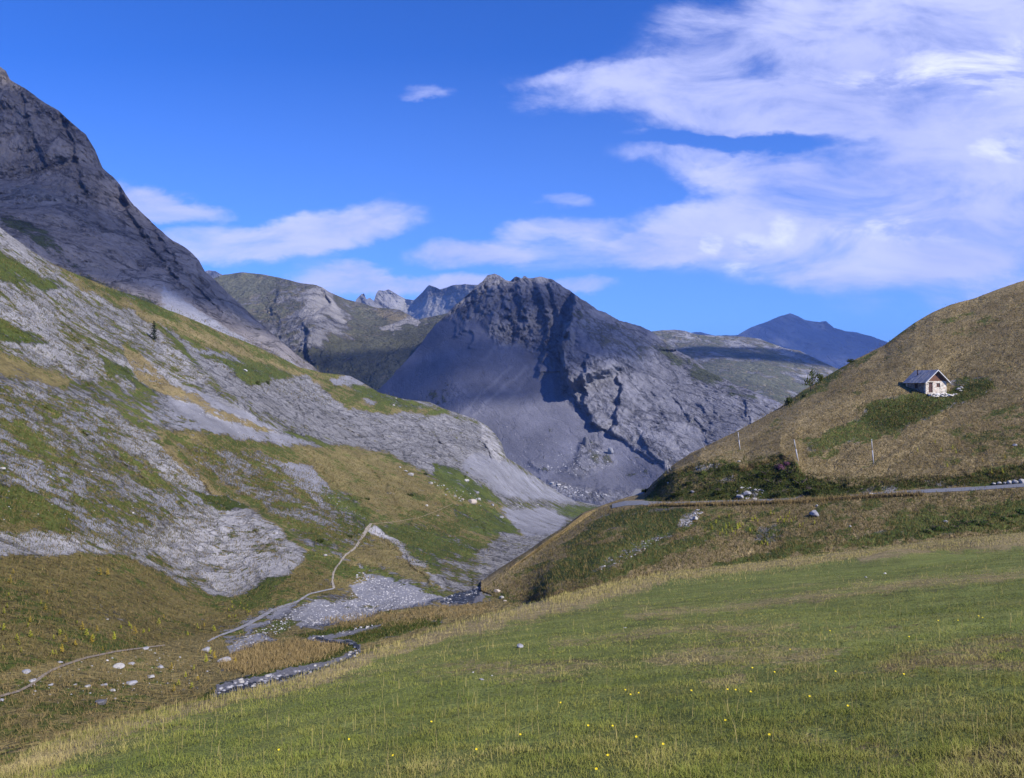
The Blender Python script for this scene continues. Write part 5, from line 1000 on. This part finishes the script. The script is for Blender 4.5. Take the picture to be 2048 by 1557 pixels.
NOGRASS = [(424, 1412), (432, 1372), (470, 1362), (520, 1356), (560, 1344), (610, 1334), (660, 1324), (706, 1304), (706, 1296), (690, 1290), (650, 1292), (612, 1284), (620, 1274), (660, 1274), (700, 1265), (760, 1252), (765, 1256), (700, 1276), (664, 1284), (700, 1284), (724, 1292), (724, 1306), (690, 1328), (650, 1344), (600, 1360), (540, 1378), (470, 1396)]
def tufts(name, layer, regions, mat, label, seed):
    r = np.random.RandomState(seed); Ps, hs, ws, ds = [], [], [], []
    for poly, n, h0, dr in regions:
        a = np.array(poly, float); X = r.uniform(a[:, 0].min(), a[:, 0].max(), n * 3); Y = r.uniform(a[:, 1].min(), a[:, 1].max(), n * 3)
        d = polydist(X + r.normal(size=X.size) * 5, Y + r.normal(size=X.size) * 3, poly) > 0; X, Y = X[d], Y[d]
        if layer is slope:
            e_ = polydist(X, Y + 4, NOGRASS) < 0; X, Y = X[e_], Y[e_]
        X, Y = X[:n], Y[:n]
        cl = fbm(np.stack([X / 13, Y / 7, 0 * X], -1), 3, .6); k = r.rand(len(X)) < .55 + cl; X, Y, cl = X[k], Y[k], cl[k]
        D = layer.depth(X, Y); P = at(X, Y, D); Ps.append(P); hs.append(h0 * (.5 + r.rand(len(X)) * .7 + .4 * cl)); ws.append(np.maximum(.006, 1.15 / FPX * D)); ds.append(dr + .18 * r.normal(size=len(X)) + .25 * cl)
    P = np.concatenate(Ps); return blades(name, P, np.concatenate(hs), np.concatenate(ws), np.concatenate(ds), mat, label, 'grass', seed, 1.1, False)
coarse = grass_mat('coarse_blades', [(.060, .088, .018), (.20, .155, .062), (.36, .265, .125)])
ALLF = [(-60, 1350), (300, 1295), (450, 1265), (600, 1262), (760, 1235), (900, 1212), (1000, 1195), (1000, 1240), (700, 1320), (430, 1410), (0, 1600), (-60, 1600)]
tufts('valley_grass', slope, [(ALLF, 26000, .2, .62), ([(430, 1332), (500, 1295), (600, 1282), (700, 1292), (640, 1322), (500, 1350)], 12000, .32, .88), ([(640, 1240), (850, 1215), (1000, 1205), (960, 1230), (700, 1262)], 6000, .3, .8),
    ([(395, 1405), (440, 1370), (560, 1338), (705, 1290), (712, 1302), (600, 1345), (440, 1385), (430, 1410)], 6000, .22, .03), ([(590, 1274), (700, 1254), (880, 1234), (880, 1248), (700, 1292), (660, 1278)], 6000, .25, .05),
    ([(-60, 1115), (130, 1110), (260, 1115), (430, 1200), (560, 1160), (650, 1185), (450, 1262), (200, 1312), (-60, 1350)], 26000, .22, .42), ([(310, 855), (700, 895), (860, 952), (1000, 1010), (900, 1080), (700, 1000), (450, 1000)], 16000, .35, .5), ([(600, 900), (1000, 1010), (980, 1110), (860, 1130), (640, 1180), (560, 1170), (650, 1060)], 14000, .35, .38)],
    coarse, 'brown and straw coloured grass of the valley floor and left slope', 31)
tufts('slope_tufts', slope, [([(-60, 760), (200, 800), (420, 960), (460, 1010), (420, 1060), (300, 1100), (-60, 1060)], 42000, .28, .3), ([(-60, 500), (110, 530), (330, 660), (420, 760), (250, 780), (-60, 700)], 14000, .4, .25), ([(360, 885), (560, 915), (700, 1040), (760, 1090), (620, 1080), (420, 950)], 16000, .35, .3), ([(105, 528), (430, 650), (760, 784), (900, 826), (700, 818), (500, 778), (320, 660)], 16000, .6, .3), ([(350, 1080), (500, 1050), (600, 1110), (470, 1190), (130, 1110), (0, 1110), (0, 1060)], 7000, .25, .3)],
    coarse, 'olive tufts of grass dotted over the grey rock and scree', 33)
tufts('hill_grass', hillside, [([(1290, 990), (1350, 930), (1475, 862), (1650, 755), (1770, 690), (1900, 612), (2100, 560), (2100, 960), (1850, 975), (1600, 960), (1560, 905), (1400, 925)], 80000, .30, .58), ([(1290, 1003), (1330, 950), (1400, 925), (1560, 910), (1610, 955), (1900, 955), (2100, 925), (2100, 960), (1850, 976), (1500, 998)], 22000, .45, .12),
    ([(960, 1182), (1130, 1060), (1200, 1018), (1500, 1008), (1850, 988), (2100, 975), (2100, 1065), (1700, 1102), (1300, 1152), (1000, 1225)], 52000, .4, .35), ([(x, float(g_rout(x)) - .5) for x in range(1300, 1851, 25)] + [(x, float(g_rout(x)) + 2) for x in range(1850, 1299, -25)], 16000, .75, .7),
    ([(1700, 812), (1900, 787), (1990, 760), (1980, 790), (1870, 830), (1760, 865)], 9000, .35, .05)], coarse, 'tussocky straw and green grass of the right hillside', 32)

def berm():
    r = np.random.RandomState(9); n = 9000; px = r.uniform(1296, 1850, n); D = r_rout(px) - r.uniform(0, 1.2, n); py = g_rout(px) + r.uniform(-.3, .6, n)
    P = at(px, py, r_rout(px) - .2); P[:, :2] *= (1 - r.uniform(0, .008, n))[:, None]
    blades('verge_grass', P, np.interp(px, [1296, 1330, 1790, 1850], [.25, .48, .42, .15]) * (.6 + .6 * r.rand(n)), np.full(n, .10), 1.0 + .25 * r.normal(size=n), coarse, 'straw coloured grass on the outer verge hiding the road', 'grass', 41, .4, False)
berm()
def clump(name, P, R, n, size, mat, seed, parent=None, blobs=7, flat=.8):
    """foliage: many small leaf faces spread through overlapping clumps"""
    r = np.random.RandomState(seed); C = r.normal(size=(blobs, 3)); C /= np.linalg.norm(C, axis=1)[:, None]; C *= r.uniform(.1, .75, (blobs, 1)); C[:, 2] = np.abs(C[:, 2]) * flat
    rad = r.uniform(.28, .55, blobs); k = r.randint(0, blobs, n); d = r.normal(size=(n, 3)); d /= np.linalg.norm(d, axis=1)[:, None]
    c = (C[k] + d * (rad[k] * r.rand(n) ** .45)[:, None]) * R; c[:, 2] = np.maximum(c[:, 2], -.05 * R)
    a = r.normal(size=(n, 3)); a /= np.linalg.norm(a, axis=1)[:, None]; b = np.cross(a, r.normal(size=(n, 3))); b /= np.linalg.norm(b, axis=1)[:, None]; s = size * r.uniform(.6, 1.4, (n, 1))
    V = np.stack([c - a * s, c + b * s * .6, c + a * s, c - b * s * .6], 1).reshape(-1, 3); q = np.arange(n)[:, None] * 4
    col = np.repeat(np.stack([r.rand(n) * .6 + .4 * (r.rand(blobs)[k]), 0 * k, 0 * k, 0 * k + 1.0], -1), 4, 0)
    return mesh_np(name, V, np.concatenate([q, q + 1, q + 2, q + 3], 1), mat, False, {'leaf': col}, parent=parent)
bark = simple('bark', (.09, .07, .055), .9, .3, 6)
lf_dark = leaf_mat('shrub_leaves_dark', (.055, .074, .022), (.12, .145, .042)); lf_mid = leaf_mat('shrub_leaves', (.055, .075, .018), (.12, .14, .035)); lf_pink = leaf_mat('pink_flowers', (.22, .10, .15), (.34, .17, .22)); lf_herb = leaf_mat('herb_leaves', (.07, .12, .03), (.13, .20, .05))
def shrub(layer, px, py, wpx, hpx, label, mat, cat='shrub', name='shrub', n=700, group=None, leaf=.09, sparse=1.0, lift=0.0):
    B = layer.on(px, py); R = wpx / FPX * B.y / 2; H = hpx / FPX * B.y; e = empty(name, B, label=label, cat=cat, group=group); sd = int(px * 3 + py)
    c = clump('crown', None, R, int(n * sparse), max(leaf, 1.3 / FPX * B.y), mat, sd, e); c.scale = (1, 1, H / R * .8); c.location = (0, 0, lift * H)
    r = random.Random(sd); segs = [((0, 0, -.3), (r.uniform(-.1, .1) * R, 0, H * .45), R * .07, R * .04)]
    for _ in range(7):
        z = r.uniform(.15, .45) * H; a = r.uniform(0, 6.28); segs.append(((0, 0, z), (math.cos(a) * R * .7, math.sin(a) * R * .7, z + r.uniform(.2, .45) * H), R * .035, R * .012))
    tubes_obj('trunk', segs, bark, e, n=6); return e
# trees and shrubs on the skyline of the right hill
shrub(hillside, 1622, 782, 34, 46, 'sparse leaning small tree on the skyline of the right hill', lf_mid, 'tree', 'small_tree', 230, sparse=1, leaf=.16, lift=.3)
shrub(hillside, 1640, 766, 20, 26, 'thin upright sapling right of the sparse skyline tree', lf_mid, 'tree', 'small_tree', 150, leaf=.14, lift=.25)
shrub(hillside, 1578, 808, 24, 20, 'round dark bush lower on the skyline of the right hill', lf_dark, 'bush', 'bush', 800, leaf=.14)
shrub(hillside, 1700, 724, 26, 9, 'low flat bush high on the skyline of the right hill', lf_dark, 'bush', 'bush', 500, leaf=.12)
shrub(hillside, 1610, 794, 14, 10, 'tiny bush between the round bush and the sparse tree', lf_dark, 'bush', 'bush', 200, leaf=.12)
shrub(hillside, 1292, 984, 24, 12, 'dark bush behind the road bend at the hill foot', lf_dark, 'bush', 'bush', 500, leaf=.12)
# the dark gully shrubs beside the road
for i, (px, py, w, h, lab, m) in enumerate([(1545, 975, 52, 30, 'dense dark shrub low in the gully above the white block', lf_dark), (1575, 955, 44, 30, 'dark green shrub in the middle of the gully', lf_dark), (1600, 975, 40, 26, 'dark shrub at the right side of the gully', lf_mid), (1530, 955, 34, 24, 'shrub on the left side of the gully', lf_mid),
        (1560, 992, 50, 18, 'low dark shrub at the gully foot beside the road', lf_dark), (1625, 985, 40, 16, 'low green shrub right of the gully foot', lf_mid), (1560, 937, 30, 18, 'pink flowering shrub at the top of the gully', lf_pink), (1575, 930, 20, 12, 'small pink flowering shrub next to the leaning pole', lf_pink), (1500, 958, 30, 16, 'olive shrub on the cut bank left of the gully', lf_mid),
        (1380, 968, 20, 12, 'bright green shrub on the left cut bank', lf_mid), (1440, 985, 36, 12, 'low olive shrub at the foot of the cut bank', lf_mid), (1350, 990, 34, 10, 'low olive shrub near the left end of the cut bank', lf_mid)]):
    shrub(hillside, px, py, w, h, lab, m, 'shrub', 'flowering_shrub' if m is lf_pink else 'shrub', 900, leaf=.11)
gH = 'leafy green herbs under the right bank'
for i in range(26):
    px = 1850 + i * 8 + r2.uniform(-6, 6); py = float(g_foot(px)) - 14 - r2.uniform(0, 26) * (.6 + .4 * (px > 1980)); shrub(hillside, px, py, r2.uniform(14, 26), r2.uniform(7, 13), 'bright green leafy herb clump at the foot of the right bank', lf_herb, 'herb', 'leafy_herb', 260, gH, leaf=.08)
# spruce on the left slope
def spruce(layer, px, py, hpx, label, squash=1.0, n=2600):
    B = layer.on(px, py); H = hpx / FPX * B.y; e = empty('spruce_tree', B, label=label, cat='tree'); r = np.random.RandomState(int(px)); R = H * .30 * squash
    tubes_obj('trunk', [((0, 0, -.3), (0, 0, H * .6), H * .022, H * .012), ((0, 0, H * .6), (0, 0, H), H * .012, H * .002)], bark, e, n=6)
    t = r.rand(n) ** 1.25; tier = np.floor(t * 11) / 11 + .3 / 11 * r.rand(n); a = r.uniform(0, 2 * np.pi, n); arm = np.round(a / (2 * np.pi) * 9) / 9 * 2 * np.pi + r.normal(size=n) * .14 + tier * 5
    rr = R * (1 - tier) ** .8 * r.rand(n) ** .55 * (.75 + .4 * np.sin(arm * 3 + tier * 20)); z = H * (.10 + .88 * tier) - rr * .35 + r.normal(size=n) * H * .008
    c = np.stack([rr * np.cos(arm), rr * np.sin(arm), z], -1); s = max(.05, 1.0 / FPX * B.y) * r.uniform(.6, 1.4, (n, 1)); d = np.stack([np.cos(arm), np.sin(arm), -.5 + 0 * arm], -1); sd = np.cross(d, [0, 0, 1.0])
    V = np.stack([c - sd * s * .6, c + d * s * 1.6, c + sd * s * .6], 1).reshape(-1, 3); k = np.arange(n)[:, None] * 3; col = np.repeat(np.stack([r.rand(n), 0 * a, 0 * a, 0 * a + 1], -1), 3, 0)
    mesh_np('crown', V, np.concatenate([k, k + 1, k + 2], 1), leaf_mat('spruce_needles', (.022, .034, .018), (.05, .068, .035)), False, {'leaf': col}, parent=e)
spruce(slope, 308, 680, 40, 'lone dark spruce on the upper left rocky slope')
for px, py, w, h, lab in [(515, 770, 16, 14, 'dark bush at the cliff top below the green band'), (535, 768, 12, 10, 'smaller dark bush right of the cliff top bush'), (735, 1000, 12, 7, 'dark bush low on the green flank left of the path'), (851, 950, 14, 7, 'small dark bush on the crest of the tan hump'), (700, 1075, 12, 8, 'green bush beside the winding path'),
        (640, 1085, 20, 12, 'round green bush right of the pale slab'), (820, 992, 20, 8, 'dark green bush in the middle of the tan hump'), (930, 955, 9, 6, 'tiny bush left of the white boulder')]:
    shrub(slope, px, py, w, h, lab, lf_dark, 'bush', 'bush', 260, leaf=.2)

# tall yellow stalk plants (one kind, copied)
ylf = leaf_mat('yellow_leaves', (.42, .44, .05), (.66, .62, .08), 3); olf = leaf_mat('orange_leaves', (.48, .34, .05), (.62, .48, .08), 3)
def stalk_proto(name, mat, seed, H=.9):
    r = np.random.RandomState(seed); e = empty(name, (0, 0, 0)); tubes_obj('stem', [((0, 0, -.1), (.03, .02, H), .018, .01)], mat, e, n=5)
    V, F, C = [], [], []
    for k in range(8):
        z = H * (.12 + .86 * k / 7); L = .30 * (1 - .55 * k / 7)
        for j in range(5):
            a = r.uniform(0, 6.28); d = np.array([math.cos(a), math.sin(a), .45]); s = np.array([-math.sin(a), math.cos(a), 0]) * L * .34; p = np.array([.02, .01, z]); o = len(V)
            V += [p, p + d * L * .5 + s, p + d * L * (1, .95, .9)[j % 3] - [0, 0, L * .15], p + d * L * .5 - s]; F.append([o, o + 1, o + 2, o + 3]); C += [[r.rand(), 0, 0, 1]] * 4
    mesh_np('leaves', np.array(V), np.array(F), mat, False, {'leaf': np.array(C)}, parent=e); return e
protos = [stalk_proto('yellow_plant', ylf, 1), stalk_proto('yellow_plant', ylf, 2, .7), stalk_proto('yellow_plant', olf, 3)]; used_p = set()
def plant(layer, px, py, hpx, label, group, k=None):
    k = r2.randrange(3) if k is None else k; p = protos[k]; B = layer.on(px, py)
    if k in used_p:
        q = p.copy(); S.collection.objects.link(q)
        for ch in p.children: c = ch.copy(); S.collection.objects.link(c); c.parent = q
    else: q = p; used_p.add(k)
    s = .9 * hpx / FPX * B.y / .9; q.location = B; q.scale = (s, s, s); q.rotation_euler = (r2.uniform(-.1, .1), r2.uniform(-.1, .1), r2.uniform(0, 6.28)); tag(q, label, 'plant', group)
gL = 'yellow stalk plants on the brown lower left slope'
for px, py in [(108, 1282), (118, 1276), (128, 1285), (184, 1290), (190, 1282), (195, 1262), (240, 1262), (268, 1268), (35, 1278), (33, 1288), (10, 1262), (85, 1210), (60, 1248), (55, 1252), (150, 1250), (300, 1262), (315, 1255), (375, 1272), (395, 1262), (410, 1258), (425, 1262), (330, 1240), (200, 1150), (195, 1146), (28, 1150), (20, 1165), (120, 1230), (95, 1225), (5, 1225), (15, 1218), (215, 1148), (140, 1185), (90, 1190), (20, 1190), (2, 1255), (262, 1262), (290, 1270), (175, 1270), (112, 1310), (105, 1312), (125, 1305), (45, 1308), (10, 1300), (205, 1300), (345, 1340), (380, 1375), (360, 1372), (390, 1345), (395, 1365), (372, 1352), (420, 1310), (430, 1318), (415, 1330), (470, 1325), (350, 1385), (255, 1255), (230, 1285), (60, 1275), (150, 1296), (165, 1262)]:
    plant(slope, px + r2.uniform(-4, 4), py + r2.uniform(-4, 4), r2.uniform(9, 20), 'tall yellowing stalk plant on the brown lower left slope', gL)
gG = 'yellow plants on the green patch beside the gravel path'
for i in range(18): plant(slope, r2.uniform(455, 500), r2.uniform(1205, 1245), r2.uniform(5, 9), 'small yellow-green plant beside the gravel path under the pale slab', gG, 1)
gR = 'yellow stalk plants on the bank below the road'
for px, py in [(1424, 1060), (1422, 1052), (1432, 1048), (1438, 1038), (1458, 1036), (1452, 1058), (1460, 1056), (1445, 1066), (1440, 1072), (1452, 1070), (1465, 1066), (1475, 1060), (1480, 1056), (1486, 1052), (1505, 1044), (1510, 1040), (1516, 1046), (1542, 1032), (1548, 1030), (1556, 1046), (1562, 1042), (1570, 1042), (1576, 1036), (1580, 1030), (1586, 1040), (1592, 1040), (1568, 1046), (1575, 1044), (1600, 1056), (1606, 1052), (1524, 1090), (1530, 1086), (1535, 1092), (1630, 1050), (1500, 1064), (1470, 1070), (1410, 1064), (1582, 1046)]:
    plant(hillside, px, py, r2.uniform(8, 15), 'bright yellow leafy stalk on the bank just below the road', gR, r2.choice([0, 1]))
gQ = 'scattered yellow stalks above the right end of the road'
for px, py, k in [(1870, 888, 0), (1882, 905, 0), (1905, 900, 0), (1912, 908, 0), (1965, 925, 2), (2010, 918, 2), (1985, 950, 0), (2005, 948, 0), (1835, 905, 0), (1895, 935, 1)]: plant(hillside, px, py, r2.uniform(9, 15), 'lone yellow stalk in the rough grass above the right end of the road', gQ, k)
# small yellow flowers in the meadow
yf = simple('yellow_petals', (.75, .58, .02), .7, .1, 4); stm = simple('flower_stem', (.09, .13, .03), .8, .1, 4)
def flower_proto():
    e = empty('yellow_flower', (0, 0, 0)); tubes_obj('stem', [((0, 0, 0), (.005, 0, .14), .002, .0015)], stm, e, n=5); V = [(0.005, 0, .145)]; F = []
    for k in range(12):
        a = k * math.pi / 6; b = a + math.pi / 7; V += [(.005 + .011 * math.cos(a), .011 * math.sin(a), .148), (.005 + .011 * math.cos(b), .011 * math.sin(b), .148)]; F.append([0, 2 * k + 1, 2 * k + 2])
    mesh_np('flower_head', np.array(V, float), np.array(F), yf, False, parent=e); return e
fp = flower_proto(); first = True
for px, py in [(950, 1515), (857, 1455), (794, 1530), (1214, 1527), (1271, 1481), (1193, 1557), (1172, 1458), (1217, 1458), (1380, 1387), (1468, 1386), (1498, 1390), (1450, 1385), (1615, 1400), (1662, 1355), (1250, 1385), (1255, 1394), (1276, 1390), (1497, 1342), (1546, 1353), (1656, 1267), (1963, 1238), (1810, 1281), (1950, 1236), (1453, 1448), (1577, 1308), (1869, 1246), (1910, 1245), (1690, 1420), (1040, 1480), (700, 1500), (560, 1520), (1320, 1500), (1120, 1410), (1540, 1480), (1800, 1360)]:
    X, Y = [float(q) for q in m_point(px, py + 8)]; q = fp
    if not first:
        q = fp.copy(); S.collection.objects.link(q)
        for ch in fp.children: c = ch.copy(); S.collection.objects.link(c); c.parent = q
    first = False; q.location = (X, Y, float(m_z(np.array(X), np.array(Y)))); s = min(max(1.0, 1.4 / FPX * Y / .011), 3.0); q.scale = (s, s, max(1, s * .6)); q.rotation_euler = (.5, 0, r2.uniform(-.5, .5)); tag(q, 'small yellow flower standing in the short meadow grass', 'flower', 'small yellow flowers dotted over the meadow')

# ------------------------------------------------------------------ clouds overhead that throw their shade on the mountains
def cloud(name, target, dist, rx, ry, rz, seed, label, thin=.3, thick=.85):
    c = Vector(target) + sun_dir * dist; V, F = ico(5); V = V.copy()
    V = V * (1 + .35 * fbm(V * 1.6 + seed, 5, .55)[:, None]); V = V * [rx, ry, rz]
    m, t, out = new_mat('cloud_vapour'); d = t.new('ShaderNodeBsdfDiffuse'); d.inputs[0].default_value = (.85, .86, .9, 1); tr = t.new('ShaderNodeBsdfTranslucent'); tr.inputs[0].default_value = (.55, .56, .62, 1)
    tp = t.new('ShaderNodeBsdfTransparent'); mx = t.new('ShaderNodeMixShader'); mx.inputs[0].default_value = .45; t.l.new(d.outputs[0], mx.inputs[1]); t.l.new(tr.outputs[0], mx.inputs[2])
    co = t.new('ShaderNodeTexCoord').outputs['Object']; n, _ = t.noise(co, 1 / (rx * .45), 5, .6); m2 = t.new('ShaderNodeMixShader')
    t.put(m2.inputs[0], t.mapr(n, .38, .58, thin, thick)); t.l.new(tp.outputs[0], m2.inputs[1]); t.l.new(mx.outputs[0], m2.inputs[2]); t.l.new(m2.outputs[0], out.inputs[0])
    o = mesh_np(name, V, F, m, True, loc=c); return tag(o, label, 'cloud')
cloud('cloud', at(130, 360, 740), 6500, 420, 330, 60, 3, 'broad cloud overhead shading the top of the left mountain', .34, .56)
cloud('cloud', at(910, 720, 1350), 6500, 300, 330, 60, 9, 'cloud overhead shading the left flank of the central mountain', .25, .62)
cloud('cloud', at(1480, 715, 2500), 5500, 340, 120, 50, 14, 'small cloud overhead shading the pale right ridge')
cloud('cloud', at(1620, 670, 9000), 8500, 1500, 1500, 200, 27, 'large unseen cloud added to shade the far blue peak')  # out of view, added to darken the far peak

# ------------------------------------------------------------------ the air between
def haze():
    V, F = [], []; box(V, F, (-6000, -300, -421), (6000, 11500, 720))
    m = bpy.data.materials.new('haze_air'); m.use_nodes = True; t = NT(m.node_tree); t.n.clear(); out = t.new('ShaderNodeOutputMaterial')
    v = t.new('ShaderNodeVolumePrincipled'); v.inputs['Color'].default_value = (.26, .44, 1, 1); v.inputs['Density'].default_value = HAZE; v.inputs['Anisotropy'].default_value = 0.0
    t.l.new(v.outputs[0], out.inputs['Volume'])
    o = mesh_np('haze', np.array(V, float), np.array(F), m, False); tag(o, kind='stuff')
HAZE = 6e-5
haze()
print('objects', len(bpy.data.objects))
